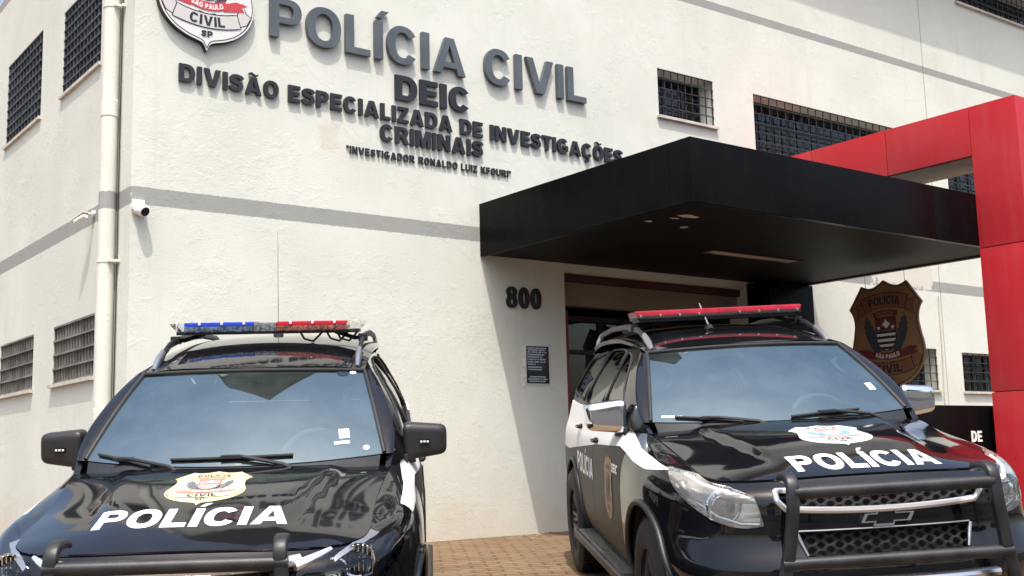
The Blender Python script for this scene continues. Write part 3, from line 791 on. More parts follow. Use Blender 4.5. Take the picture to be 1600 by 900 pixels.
def blob(cx, cy, rx, ry, n=11):
    return [(cx+rx*math.cos(2*math.pi*i/n)*rng.uniform(.55, 1.1), cy+ry*math.sin(2*math.pi*i/n)*rng.uniform(.45, 1.1)) for i in range(n)]
for a in ((7.47, 7.23, .17, .06), (7.30, 7.58, .05, .035), (7.80, 7.62, .05, .05), (7.42, 7.36, .06, .03)):
    b = MB(); extrude(b, [blob(*a)], lambda x, y, h: (x, y, CZ0+.0185-h), 0, .002); cpart(b, 'peeled_patch', 'peeled_paint')
b = MB(); b.box((8.98, 8.36, CZ0+.012), (10.36, 8.50, CZ0+.019), .002)
lt = cpart(b, 'strip_light', 'wood_strip')
b = MB(); b.box((8.95, 8.33, CZ0+.010), (8.978, 8.53, CZ0+.019)); b.box((10.362, 8.33, CZ0+.010), (10.39, 8.53, CZ0+.019)); b.box((8.978, 8.33, CZ0+.010), (10.362, 8.358, CZ0+.019)); b.box((8.978, 8.502, CZ0+.010), (10.362, 8.53, CZ0+.019))
cpart(b, 'light_frame', 'trim_black', lt)

# ---- red portal: leg in front of the canopy, beam back over it to the wall
por = tag(empty('red_portal', (11.64, 6.43, 0)), 'bright red clad portal whose leg and beam frame the right end of the canopy', 'portal')
def ppart(mb, name, m): o = mb.build(name, m, por); o.location = (-11.64, -6.43, 0); return o
PX0, PX1, PY0, PY1, PZ0, PZ1 = 11.27, 12.02, 6.16, 6.694, 3.885, 4.42
b = MB(); g = .005
for z0, z1 in ((-.6, 1.35), (1.35, 2.87), (2.87, PZ1)): b.box((PX0, PY0, z0+g), (PX1, PY1, z1-(g if z1 < 4 else 0)), .006)
b.box((PX0+.02, PY0+.02, -.6), (PX1-.02, PY1-.02, PZ1-.02)); ppart(b, 'leg', 'red_cladding')
b = MB()
for y0, y1 in ((PY1, 7.75), (7.75, 8.8), (8.8, GY-.003)): b.box((PX0, y0+g, PZ0), (PX1, y1-(g if y1 < 9 else 0), PZ1), .005)
b.box((PX0+.02, PY1-.01, PZ0+.02), (PX1-.02, GY-.004, PZ1-.02)); ppart(b, 'beam', 'red_cladding')
b = MB(); b.box((PX0+.05, PY1+.02, PZ0-.012), (PX1-.05, GY-.01, PZ0-.002)); ppart(b, 'beam_soffit', 'beige_soffit')

# ---- low black sign wall behind the leg
b = MB(); b.box((9.75, 6.78, -.4), (12.3, 6.92, 1.215), .006)
sw = tag(b.build('sign_wall', 'black_cladding'), 'low black sign wall with white letters DE beside the red portal leg', 'sign')
L, W = line('DE', .25, .2, .95, .16, None, .112); b = MB()
for ch, lp in L: extrude(b, lp, lambda x, y, h: (11.16-W+x, 6.78-h, .842+y), .0005, .006)
b.build('lettering', 'decal_white', sw)

# ---- raised lettering on the front wall: one thing per line, one part per letter
def wall_text(name, text, x0, x1, z0, h, sv, sh, k, gap, th, m, label, slope=0., stand=.0, cat='lettering', grp='raised letter lines on the front wall'):
    r = tag(empty(name, (x0, GY, z0)), label, cat, grp); L, W = line(text, sv, sh, k, gap, x1-x0, h)
    for ch, lp in L:
        mb = MB(); extrude(mb, lp, lambda x, y, q: (x, -q, y+x*slope), stand, stand+th); mb.build('letter', m, r, 30)
    return r
wall_text('wall_lettering', 'POLÍCIA CIVIL', 4.555, 8.487, 4.818,   .395, .205, .17, .93, .13, .045, 'title_grey', 'large grey raised letters reading POLÍCIA CIVIL, the topmost line on the wall', -.004, .01)
wall_text('wall_lettering', 'DEIC', 5.94, 6.86, 4.43, .262, .265, .205, .98, .11, .030, 'letter_dark', 'short black raised word DEIC centred under the big grey line', 0, .01)
wall_text('wall_lettering', 'DIVISÃO ESPECIALIZADA DE INVESTIGAÇÕES', 3.682, 9.035, 4.222, .165, .275, .20, 1.0, .12, .026, 'letter_dark', 'longest black raised line, DIVISÃO ESPECIALIZADA DE INVESTIGAÇÕES, running to the canopy', -.0112, .008)
wall_text('wall_lettering', 'CRIMINAIS', 5.762, 7.022, 3.975, .172, .275, .20, 1.0, .12, .026, 'letter_dark', 'black raised word CRIMINAIS under the longest line of letters', -.003, .008)
wall_text('wall_lettering', '"INVESTIGADOR RONALDO LUIZ KFOURI"', 5.386, 7.399, 3.800, .073, .235, .185, .95, .17, .014, 'letter_dark', 'smallest black raised line, a dedication in quotation marks at the bottom', 0, .005)
wall_text('house_number', '800', 7.298, 7.768, 2.378, .224, .25, .19, 1.0, .10, .02, 'letter_dark', 'black raised house number 800 on the shaded wall by the entrance', 0, .004, 'number', None)

# ---- emblems
def emblem(root, place, cols, th, off):
    """shield: a thick plate and the drawing on it, each ribbon, branch and word a thin raised piece"""
    for lay, key, nm, loops in shield_art():
        mb = MB()
        if key == 'plate': extrude(mb, loops, place, 0, th)
        else:
            for gl in (split_holes(loops) if nm == 'lettering' else [loops]): extrude(mb, gl, place, th, th+off*lay, 0, False)
        mb.build(nm, cols[key], root, 30)
def split_holes(loops):
    """group every outline with the holes that lie in it"""
    ar = [abs(sum(a[0]*b[1]-b[0]*a[1] for a, b in zip(l, l[1:]+l[:1]))) for l in loops]; order = sorted(range(len(loops)), key=lambda i: -ar[i]); out = []
    for i in order:
        for g in out:
            if inside([np.mean(np.array(loops[i]), axis=0)*.0+np.array(loops[i][0])], [g[0]])[0]: g.append(loops[i]); break
        else: out.append([loops[i]])
    return out
W_ = .925; r = tag(empty('wall_emblem', (3.924, GY, 5.80)), 'large white police shield emblem fixed high on the sunlit wall', 'emblem')
emblem(r, lambda x, y, h: (x*W_, -h, y*W_), dict(plate='emblem_light', line='emblem_black', ribbon='emblem_ribbon_grey', leaf='emblem_navy', red='emblem_red', text='letter_dark', gold='emblem_cream', white='emblem_white'), .06, .0012)
mb = MB(); S = shield_outline(); extrude(mb, [scale_loop(S, 1.012, (0, -.68))], lambda x, y, h: (x*W_, -h, y*W_), .002, .052); mb.build('rim', 'letter_dark', r, 30)
W_2 = .99; SX = 11.62; r = tag(empty('hanging_emblem', (SX, 8.143, 2.75)), 'bronze coloured police shield emblem hanging in the shade under the canopy', 'emblem')
emblem(r, lambda x, y, h: (-h, -x*W_2, y*W_2), dict(plate='brass_plate', line='emblem_black', ribbon='brass_ribbon', leaf='emblem_navy', red='ribbon_dark_red', text='letter_dark', gold='brass_plate', white='emblem_light'), .03, .0012)
mb = MB()
for dy in (-.27, .27): mb.cyl((.006, dy, -.06), (.006, dy, CZ0+.02-2.75), .003, n=8)
mb.build('hanger', 'dull_chrome', r)

# ---- notice plaque
r = tag(empty('notice_plaque', (7.70, GY, 1.777)), 'dark blue notice plaque in a clear acrylic holder beside the doorway', 'plaque')
mb = MB(); mb.box((-.178, -.006, -.218), (.178, -.001, .218), .001); mb.build('backing', 'acrylic', r)
mb = MB(); mb.box((-.150, -.012, -.200), (.155, -.0065, .200), .001); mb.build('panel', 'plaque_blue', r)
mb = MB(); rng = random.Random(8)
rows = [(.178, .27, 1), (.156, .25, 1), (.134, .27, 1), (.108, .24, 0), (.082, .21, 0), (.056, .27, 0), (.030, .275, 0), (.004, .11, 0), (-.026, .20, 0), (-.052, .21, 0), (-.130, .22, 1), (-.154, .27, 1), (-.178, .24, 1)]
for z, w, c in rows:
    x = -w/2 if c else -.137
    e = x+w
    while x < e-.012:
        q = rng.uniform(.006, .009)
        if rng.random() > .13: mb.box((x, -.0128, z-.006), (x+q, -.0122, z+.006))
        x += q+.0028
mb.build('lettering', 'plaque_text', r)
for x, z in ((-.185, .232), (.192, .226), (-.180, .10), (-.182, -.02), (-.178, -.14), (-.188, -.232), (.196, -.228), (.185, .10)):
    mb = MB(); mb.cyl((x, -.0005, z), (x, -.014, z), .015, n=16); mb.build('standoff', 'acrylic', r)

# ---- cameras
r = tag(empty('dome_camera', (3.345, GY, 3.02)), 'white turret security camera with black lens on the wall near the corner', 'camera')
mb = MB(); mb.lathe([(0, 0), (.060, 0), (.062, .03), (.055, .05), (0, .05)], 28, 0, Matrix.Rotation(R(90), 4, 'X')); mb.box((-.055, -.02, -.005), (.055, -.001, .075), .008); mb.build('base', 'white_plastic', r)
aim = Matrix.Translation((.012, -.075, -.028)) @ Vector((.25, -.80, -.42)).to_track_quat('Z', 'Y').to_matrix().to_4x4()
mb = MB(); mb.lathe([(0, -.05), (.03, -.046), (.052, -.02), (.056, .005), (.052, .03), (.044, .048), (.040, .050), (.0, .046)], 32, 0, aim); mb.build('shell', 'white_plastic', r)
mb = MB(); mb.lathe([(.0405, .051), (.037, .056), (.02, .060), (0, .061)], 28, 0, aim); mb.build('lens', 'cam_black', r)
r = tag(empty('bullet_camera', (GX, 10.84, 3.115)), 'small white bullet camera on the side wall just left of the drainpipe', 'camera')
mb = MB(); mb.cyl((-.001, -.05, .03), (-.025, -.05, .03), .030, n=20); mb.tube([(-.02, -.05, .03), (-.05, -.045, .02), (-.075, -.02, .0)], .011, 10); mb.build('bracket', 'white_plastic', r)
d = Vector((-.25, .80, -.22)).normalized(); p0 = Vector((-.085, -.07, .0)); mb = MB(); mb.tube([p0, p0+d*.02, p0+d*.13, p0+d*.15], [.022, .030, .030, .033], 22); mb.box((-.033, -.012, .026), (.033, .19, .034), .004, 0, Matrix.Translation(p0) @ d.to_track_quat('Y', 'Z').to_matrix().to_4x4()); mb.build('housing', 'white_plastic', r)
mb = MB(); mb.cyl(p0+d*.1505, p0+d*.153, .026, n=20); mb.build('lens', 'cam_black', r)

# ---- drainpipe, thin dark line and conduit
r = tag(empty('drainpipe', (3.197, 10.165, 0)), 'fat cream painted drainpipe running up the side wall by the corner', 'pipe')
mb = MB(); mb.lathe([(.073, -.7), (.073, 1.16), (.078, 1.165), (.078, 1.30), (.073, 1.305), (.073, 3.9), (.078, 3.905), (.078, 4.05), (.073, 4.055), (.073, 6.5)], 36); mb.build('pipe', 'stucco', r)
for z in (2.59, 4.03+.9, 1.1):
    mb = MB(); mb.lathe([(.0735, z-.012), (.078, z-.012), (.078, z+.012), (.0735, z+.012)], 36); mb.box((.05, -.13, z-.012), (.094, -.09, z+.012), .003); mb.box((-.01, -.10, z-.011), (.06, -.082, z+.011), .002); mb.build('bracket', 'pvc_pipe', r)
mb = MB(); mb.tube([(3.268, 10.09, -.5), (3.268, 10.085, 2), (3.268, 10.09, 4), (3.268, 10.085, 6.4)], .0055, 8)  # thin dark tube following the wall beside the pipe
tag(mb.build('wall_dark_line', 'rubber'), 'thin dark line running up the wall between drainpipe and corner', 'cable')
mb = MB(); mb.tube([(15.27, GY-.012, 3.0), (15.262, GY-.012, 2.2), (15.22, GY-.012, 1.25)], .011, 8)
tag(mb.build('conduit', 'sill'), 'thin pale conduit on the far wall between the two low barred windows', 'conduit')

# ---- litter at the foot of the wall
litter = MB(); rng = random.Random(21)
for i in range(60):
    x = rng.uniform(5.2, 8.1); y = GY-abs(rng.gauss(0, .35))-.03; z = float(ground_z(np.array([x]), np.array([y]))[0])+.006; a = rng.uniform(0, 6.28); l = rng.uniform(.012, .04); w = l*rng.uniform(.35, .7); t = rng.uniform(-.3, .5)*l
    c, s = math.cos(a), math.sin(a)
    litter.add([(x-c*l, y-s*l, z), (x+s*w, y-c*w, z+abs(t)), (x+c*l, y+s*l, z+.004), (x-s*w, y+c*w, z+.002)], [(0, 1, 2), (0, 2, 3)])
mat('dry_leaf', (.30, .20, .11), .8, vary=.6, vscale=2)
tag(litter.build('leaf_litter', 'dry_leaf'), 'dry leaves scattered on the paving at the foot of the wall', 'leaves', None, 'stuff')

# ---- trees across the street, seen only as dark shapes mirrored in the paint and chrome
mat('far_foliage', (.045, .065, .025), .8, vary=.5, vscale=1.5)
ft = MB(); rng = random.Random(77)
for k in range(9):
    cx, cy = -26+k*6.5+rng.uniform(-2, 2), -19+rng.uniform(-3, 2); hgt = rng.uniform(4.5, 8)
    ft.tube([(cx, cy, -1.5), (cx+.2, cy, hgt*.5)], [.25, .14], 7)
    for i in range(420):
        a, b_, r_ = rng.uniform(0, 6.28), math.acos(rng.uniform(-.6, 1)), rng.uniform(.5, 1)**.5
        p = Vector((cx+2.8*r_*math.sin(b_)*math.cos(a), cy+2.4*r_*math.sin(b_)*math.sin(a), hgt*.62+hgt*.38*r_*math.cos(b_)))
        u = Vector((rng.uniform(-1, 1), rng.uniform(-1, 1), rng.uniform(-1, 1))).normalized()*rng.uniform(.3, .55); w = u.orthogonal().normalized()*u.length*.6
        ft.add([p-u, p+w, p+u, p-w], [(0, 1, 2, 3)])
tag(ft.build('distant_trees', 'far_foliage'), 'dark row of trees on the far side of the street', 'trees', None, 'stuff')
# ================================================================ police SUVs
REFC = np.array([2.4, 0., .75])
def mir(fn, s): return (lambda q: fn(q)*np.array([1, s, 1])) if s < 0 else fn
def out_ref(P): return P-np.array([2.4, 0, .75])*[1, 1, 1]
def body_s(uv):
    """front half of the body with signed u: left and right of the nose in one domain"""
    uv = np.asarray(uv, float); p = body(np.c_[np.abs(uv[:, 0]), uv[:, 1]]); p[:, 1] *= np.where(uv[:, 0] < 0, -1, 1); return p
BSC = (1., .125)
def arch_poly(cx, cz, r, n=40):
    o = []
    for i in range(n+1):
        a = R(-35+250*i/n); x, z = cx+r*math.cos(a), cz+r*math.sin(a)
        u = u_of(x=x); zb = body(np.array([(u, 0.)]))[0, 2]
        o.append((u, t_of(u, z) if z > zb+.002 else -.6-(zb-z)*4))
    return o
AF, AR, AZ, ARAD = .925, 3.765, .40, .455
def uz(pts):
    """outline points given as ('y'|'x', value, z) -> body domain"""
    o = []
    for k, v, z in pts:
        u = u_of(y=v) if k == 'y' else u_of(x=v); o.append((u, t_of(u, z)))
    return o
def rounded(L, n=5): return smooth_loop(L, n)
def chamfer(L, d):
    """cut the corners of an outline round"""
    A = [np.array(p, float) for p in L]; o = []
    for i in range(len(A)):
        p, a, b = A[i], A[i-1], A[(i+1) % len(A)]
        l1, l2 = np.linalg.norm(a-p), np.linalg.norm(b-p); k1, k2 = min(d, l1*.45)/l1, min(d, l2*.45)/l2
        q0, q1 = p+(a-p)*k1, p+(b-p)*k2
        for j in range(5): u = j/4; o.append(tuple((1-u)**2*q0+2*u*(1-u)*p+u*u*q1))
    return o
def make_suv(kind, name, label, loc, rows):
    root = tag(empty(name), label, 'police car', 'police cars parked nose out before the station')
    M = Matrix([[rows[0][i], rows[1][i], rows[2][i], loc[i]] for i in range(3)]+[[0, 0, 0, 1]]); root.matrix_world = M
    new = kind == 'new'
    P = 'car_paint_late' if new else 'car_paint'
    sides = (1, -1)
    UB = u_of(x=.475); UF = u_of(x=1.50); U1 = u_of(x=2.625); U2 = u_of(x=3.62); UE = PU[-1]; UT = u_of(x=4.78)
    if new: HL = uz([('x', .80, 1.045), ('x', .50, 1.03), ('y', .78, 1.01), ('y', .66, .985), ('y', .60, .95), ('y', .585, .89), ('y', .70, .855), ('x', .30, .865), ('x', .55, .945)])
    else: HL = uz([('x', .74, 1.045), ('x', .48, 1.025), ('y', .74, .985), ('y', .595, .945), ('y', .57, .88), ('y', .555, .815), ('y', .63, .805), ('y', .69, .81), ('y', .775, .835), ('x', .33, .885), ('x', .50, .955)])
    HLs = chamfer(HL, .03)
    AFp, ARp = arch_poly(AF, AZ, ARAD), arch_poly(AR, AZ, ARAD)
    neg = lambda L: [(-u, t) for u, t in L]
    if new:
        g1 = [('y', .50, .972), ('y', .46, .90), ('y', 0.0, .90), ('y', 0.0, .985)]; g2 = [('y', .52, .80), ('y', .44, .60), ('y', 0., .60), ('y', 0., .80)]
    else:
        g1 = [('y', .50, .968), ('y', .49, .925), ('y', .45, .885), ('y', 0., .868), ('y', 0., .962)]; g2 = [('y', .425, .795), ('y', .37, .665), ('y', 0., .655), ('y', 0., .785)]
    def full(g):
        a = uz(g); a = [p for p in a if p[0] > .001]; c = uz([q for q in g if q[1] == 0.]);
        zb, zt = c[0][1], c[1][1]
        right = a; left = [(-u, t) for u, t in a][::-1]
        return right+[(0., zb)]+left+[(0., zt)]
    G1, G2 = [chamfer(full(g), .035) for g in (g1, g2)]
    # --- black inner body that closes the shut lines
    mb = MB()
    for s in sides: surface(mb, [[(0, 0), (UE, 0), (UE, 5.7), (0, 5.7)]], [AFp, ARp, HLs, [(u, t) for u, t in G1 if u >= 0], [(u, t) for u, t in G2 if u >= 0]], .10, mir(body, s), out_ref, 0, -.035, BSC)
    mb.build('inner_body', 'shell_black', root)
    # --- nose panel
    mb = MB(); surface(mb, [[(-UB, -.0), (UB, -.0), (UB, 5.97), (-UB, 5.97)]], [HLs, neg(HLs), G1, G2, AFp, neg(AFp)], .035, body_s, out_ref, .02, 0, BSC)
    mb.build('front_bumper', 'plain_paint', root)
    # --- hood
    tr = toprow(80, u_of(x=1.43)); side = tr[:, :2]; side = side[side[:, 0] < 1.415]
    cowl = [(1.345+0*i, y) for i, y in ()]
    ys = np.linspace(side[-1, 1]-.004, 0, 12)[0:]
    rear = [(1.195+.225*(y/.74)**2, y) for y in ys]
    half = [tuple(p) for p in side]+[(x, y) for x, y in rear]
    outl = half+[(x, -y) for x, y in half[::-1] if y > 1e-6]
    outl = [p for i, p in enumerate(outl) if i == 0 or np.hypot(p[0]-outl[i-1][0], p[1]-outl[i-1][1]) > .004]
    rd = 1. if not new else .8
    hood_fn = lambda q: np.c_[q, H(q[:, 0], q[:, 1], rd)]
    mb = MB(); surface(mb, [outl], [], .04, hood_fn, (0, 0, 1), .02, .005); mb.build('hood', 'plain_paint', root)
    # --- fenders, doors, quarters, tail
    for s in sides:
        mb = MB(); surface(mb, [[(UB+.004, 0), (UF-.003, 0), (UF-.003, 6), (UB+.004, 6)]], [HLs, AFp], .035, mir(body, s), out_ref, .02, 0, BSC); mb.build('fender', P, root)
    doors = {}
    for s in sides:
        for nm, a, c in (('front_door', UF+.003, U1-.003), ('rear_door', U1+.003, U2-.003)):
            mb = MB(); surface(mb, [[(a, .55), (c, .55), (c, 6), (a, 6)]], [ARp], .045, mir(body, s), out_ref, .02, 0, BSC); doors[(nm, s)] = mb.build(nm, 'door_wrap', root)
        mb = MB(); surface(mb, [[(UF+.003, 0), (U2-.003, 0), (U2-.003, .5), (UF+.003, .5)]], [ARp], .06, mir(body, s), out_ref, .02, 0, BSC); mb.build('rocker_panel', 'door_wrap', root)
        mb = MB(); surface(mb, [[(U2+.003, 0), (UT, 0), (UT, 6), (U2+.003, 6)]], [ARp], .045, mir(body, s), out_ref, .02, 0, BSC); mb.build('quarter_panel', 'door_wrap', root)
    mb = MB()
    for s in sides: surface(mb, [[(UT+.004, 0), (UE, 0), (UE, 6), (UT+.004, 6)]], [], .07, mir(body, s), out_ref, .02, 0, BSC)
    ytop = float(Yg(4.7, 1.3))
    mb.add([(4.80, ytop-.05, 1.26), (4.80, -ytop+.05, 1.26), (4.70, -.58, 1.62), (4.70, .58, 1.62)], [(0, 1, 2, 3)])
    mb.build('tailgate', P, root)
    # --- wheel arch lips and liners
    for s in sides:
        for cx in (AF, AR):
            mb = MB(); pts = []
            for i in range(37):
                a = R(-14+208*i/36); x, z = cx+(ARAD-.004)*math.cos(a), AZ+(ARAD-.004)*math.sin(a)
                u = u_of(x=x); p = body(np.array([(u, max(0, t_of(u, z)))]))[0]; pts.append((x, (p[1]+.004)*s, z))
            mb.tube(pts, .016, 10, up=(0, 1, 0)); mb.build('arch_lip', 'trim_black' if not new else P, root)
            mb = MB(); mb.lathe([(ARAD+.005, .32), (ARAD+.005, .90), (ARAD-.03, .91)], 28, 0, Matrix.Translation((cx, 0, AZ)) @ Matrix.Rotation(R(-90 if s > 0 else 90), 4, 'X'), R(-20) if s > 0 else R(-20), R(200)) if False else None
            bmx = []
            for i in range(25):
                a = R(-20+220*i/24); bmx.append((cx+(ARAD+.004)*math.cos(a), AZ+(ARAD+.004)*math.sin(a)))
            mb.add([(x, .5*s, z) for x, z in bmx]+[(x, .915*s, z) for x, z in bmx], [(i, i+1, 26+i, 25+i) for i in range(24)])
            mb.add([(x, .5*s, z) for x, z in bmx], [tuple(range(25))]); mb.build('arch_liner', 'shell_black', root)
    # --- wheels
    for s in sides:
        for cx in (AF, AR):
            X = Matrix.Translation((cx, .80*s, .385)) @ Matrix.Rotation(R(-90*s), 4, 'X')
            if s < 0: X = Matrix.Translation((cx, .80*s, .385)) @ Matrix.Rotation(R(90), 4, 'X')
            w = empty('wheel'); w.parent = root
            mb = MB(); mb.lathe([(.225, -.12), (.30, -.135), (.355, -.128), (.382, -.105), (.385, -.06), (.376, -.055), (.376, -.047), (.386, -.042), (.386, -.006), (.377, -.003), (.377, .003), (.386, .006), (.386, .042), (.376, .047), (.376, .055), (.385, .06), (.382, .105), (.355, .128), (.30, .135), (.235, .125), (.225, .12)], 56, 0, X)
            for i in range(64):
                a = 2*math.pi*i/64
                for k in (-1, 1): mb.box((-.005, k*.062-.02, -.006), (.005, k*.062+.035*k+.012, .004), 0, 0, X @ Matrix.Rotation(a, 4, 'Z') @ Matrix.Translation((.388, 0, 0)) @ Matrix(((0, 0, 1, 0), (1, 0, 0, 0), (0, 1, 0, 0), (0, 0, 0, 1))))
            mb.build('tyre', 'rubber', w)
            mb = MB(); mb.lathe([(.235, .118), (.240, .105), (.215, .10), (.205, .06), (.20, -.11), (.235, -.12)], 48, 0, X); mb.lathe([(0, .075), (.045, .075), (.055, .065), (.058, .03)], 28, 0, X)
            for i in range(6):
                for d in (-.13, .13):
                    a = 2*math.pi*i/6+d; c, sn = math.cos(a), math.sin(a); a2 = 2*math.pi*i/6+d*1.15; c2, s2 = math.cos(a2), math.sin(a2)
                    mb.tube([X @ Vector((c*.05, sn*.05, .062)), X @ Vector((c*.13, sn*.13, .075)), X @ Vector((c2*.218, s2*.218, .088))], [.026, .021, .019], 8)
            mb.build('rim', 'alloy', w)
            mb = MB(); mb.lathe([(0, .02), (.15, .02), (.15, -.0), (0, -.0)], 36, 0, X); mb.build('brake_disc', 'silver', w)
    # --- greenhouse side
    zr = lambda x: hspline([2.1, 2.2, 2.5, 2.9, 3.5, 4.2, 4.7], [1.612, 1.630, 1.680, 1.714, 1.722, 1.688, 1.612], x)
    ap = [(float(p[0])+.010, float(p[2])) for p in wind(np.array([(1., bb) for bb in np.linspace(0, 1, 9)]))]
    roofl = [(x, float(zr(x))) for x in np.linspace(2.2, 4.7, 14)]
    bl = [(x, float(belt(np.array([x]))[0])-.006) for x in np.linspace(4.80, 1.40, 16)]
    outl = ap+roofl+[(4.80, 1.45)]+bl
    wins = [[(1.80, 1.222), (2.06, 1.43), (2.20, 1.53), (2.36, 1.598), (2.605, 1.630), (2.625, 1.246)],
            [(2.70, 1.250), (2.682, 1.634), (2.95, 1.652), (3.42, 1.648), (3.56, 1.278)],
            [(3.66, 1.285), (3.53, 1.640), (4.00, 1.625), (4.42, 1.585), (4.60, 1.33)]]
    winl = [chamfer(w, .05) for w in wins]
    yg = lambda q: np.c_[q[:, 0], Yg(q[:, 0], q[:, 1]), q[:, 1]]
    for s in sides:
        mb = MB(); surface(mb, [outl], winl, .07, mir(yg, s), (0, s, .2), .03, 0); mb.build('side_frame', 'plain_paint', root)
        for i, w in enumerate(winl):
            par = doors[('front_door', s)] if i == 0 else doors[('rear_door', s)] if i == 1 else root
            mb = MB(); surface(mb, [w], [], .09, mir(yg, s), (0, s, .2), 0, -.010); mb.build('window', 'side_glass', par)
            mb = MB(); pts = yg(np.array(w+[w[0]])); mb.tube([(x, (y+.002)*s, z) for x, y, z in pts], .007, 8, up=(0, 1, 0)); mb.build('window_seal', 'rubber', par)
        for i, (x0, x1) in enumerate(((1.78, 2.62), (2.70, 3.60))):
            xs = np.linspace(x0, x1, 12); pts = [(x, (float(Yg(x, float(belt(np.array([x]))[0])+.012))+.006)*s, float(belt(np.array([x]))[0])+.008) for x in xs]
            mb = MB(); mb.tube(pts, .011, 8, up=(0, 1, 0)); mb.build('belt_moulding', 'trim_black' if new else 'chrome', doors[(('front_door', 'rear_door')[i], s)])
        pts = [tuple(p*[1, s, 1]+np.array([.006, .004*s, .004])) for p in wind(np.array([(1., bb) for bb in np.linspace(0, 1, 10)]))]
        mb = MB(); mb.tube(pts, .012, 10, up=(0, 1, 0)); mb.build('pillar_trim', 'trim_black', root)
        def pil(q):
            w = wind(np.c_[np.ones(len(q)), q[:, 1]]); x = w[:, 0]+.012; g = np.c_[x, Yg(x, w[:, 2]), w[:, 2]]; k = q[:, :1]
            return w*(1-k)+g*k+np.c_[-.012*4*k*(1-k), .006*4*k*(1-k), 0*k]
        mb = MB(); surface(mb, [[(0, 0), (1, 0), (1, 1), (0, 1)]], [], .05, mir(pil, s), (-.4, s, .2), 0, .001, (.08, .7)); mb.build('windscreen_pillar', 'plain_paint', root)
    # --- roof
    fy = np.linspace(.612, -.612, 25); front = [(2.146-.13*(1-(y/.612)**2)+.012, y) for y in fy]
    outl = front+[(2.5, -.625), (2.9, -.63), (3.5, -.63), (4.2, -.61), (4.72, -.56), (4.76, 0), (4.72, .56), (4.2, .61), (3.5, .63), (2.9, .63), (2.5, .625)]
    roof_fn = lambda q: np.c_[q, Zr(q[:, 0], q[:, 1])]
    mb = MB(); surface(mb, [outl], [], .07, roof_fn, (0, 0, 1), .03, .004); mb.build('roof', 'plain_paint', root)
    # --- windscreen with its dotted black border
    mb = MB(); surface(mb, [[(-1, 0), (1, 0), (1, 1), (-1, 1)]], [], .09, wind, (-1, 0, .6), 0, 0, (.72, .75), e=4e-3); ws = mb.build('windscreen', 'windscreen', root)
    inner = chamfer([(-.90, .13), (.90, .13), (.925, .93), (-.925, .93)], .09)
    mb = MB(); surface(mb, [[(-1, 0), (1, 0), (1, 1), (-1, 1)]], [inner], .09, wind, (-1, 0, .6), 0, -.006, (.72, .75), e=4e-3); mb.build('glass_border', 'shell_black', ws)
    mb = MB(); pts = [tuple(p+[-.004, 0, .004]) for p in wind(np.array([(a, 1.) for a in np.linspace(-1, 1, 24)]))]; mb.tube(pts, .010, 8); mb.build('windscreen_seal', 'rubber', root)
    # cowl
    mb = MB(); surface(mb, [[(-.98, 0), (.98, 0), (.98, 1), (-.98, 1)]], [], .08, lambda q: (1-q[:, 1:])*(wind(np.c_[q[:, 0], 0*q[:, 0]])+[.0, 0, -.006])+q[:, 1:]*np.c_[1.175+.225*q[:, 0]**2, .735*q[:, 0], H(1.175+.225*q[:, 0]**2, .73*q[:, 0])-.022], (-.3, 0, 1), 0, 0, (.7, .12)); mb.build('cowl_panel', 'trim_black', root)
    # --- wipers
    def wpoint(a, b, off): 
        p = wind(np.array([(a, b)]))[0]; return Vector(p)+Vector((-.55, 0, .83))*off
    for a0, a1, b0, b1 in (((.92, .50, .055, -.02), (.38, -.42, .045, .06)) if new else ((.84, .38, .045, -.01), (.02, -.55, .02, .045))):
        w = empty('wiper'); w.parent = root
        mb = MB(); n = 9; mb.tube([wpoint(a0+(a1-a0)*i/n, b0+(b1-b0)*i/n+.008*math.sin(math.pi*i/n), .009) for i in range(n+1)], .0075, 8); mb.build('blade', 'rubber', w)
        am = (a0+a1)/2; mb = MB(); e = am-.34 if not new else am-.34
        mb.tube([wpoint(am+.05, (b0+b1)/2+.008, .018), wpoint(am-.06, (b0+b1)/2+.004, .020), wpoint(e, -.02, .014), wpoint(e-.05, -.05, .010)], [.008, .009, .010, .011], 8)
        mb.box((-.012, -.05, -.008), (.014, .05, .010), .004, 0, Matrix.Translation(wpoint(am, (b0+b1)/2+.006, .014))); mb.build('arm', 'trim_black', w)
    # --- headlights
    for s in sides:
        hl = empty('headlight'); hl.parent = root
        fn = mir(body, s)
        mb = MB(); surface(mb, [HLs], [], .03, fn, out_ref, .01, .004, BSC); mb.build('lens', 'dark_lens' if new else 'hazy_lens', hl)
        mb = MB(); surface(mb, [HLs], [], .03, fn, out_ref, -.075, -.075, BSC); mb.build('housing', 'alloy' if new else 'reflector_silver', hl)
        uc = np.mean([p[0] for p in HL]); 
        def hp(k, v, z, d):
            u = u_of(y=v) if k == 'y' else u_of(x=v); t = t_of(u, z); p = body(np.array([(u, t)]))[0]; q = plan(np.array([u]))[1][0]
            return Vector((p[0]+q[0]*d, (p[1]+q[1]*d)*s, p[2]))
        if new:
            c = hp('y', .775, .94, .045); fwd = Vector((-1, .18*s, 0)).normalized(); Q = Matrix.Translation(c) @ fwd.to_track_quat('Z', 'Y').to_matrix().to_4x4()
            mb = MB(); mb.lathe([(.020, -.028), (.055, -.015), (.072, .004), (.070, .010), (.062, .006)], 28, 0, Q); 
            for i in range(7):
                x = -.055+.018*i; mb.box((x, -.05, -.02), (x+.006, .055, .012), .001, 0, Q @ Matrix.Translation((.0, 0, 0)))
            mb.build('reflector', 'chrome', hl)
            c2 = hp('y', .66, .92, .05); mb = MB(); Q2 = Matrix.Translation(c2) @ fwd.to_track_quat('Z', 'Y').to_matrix().to_4x4()
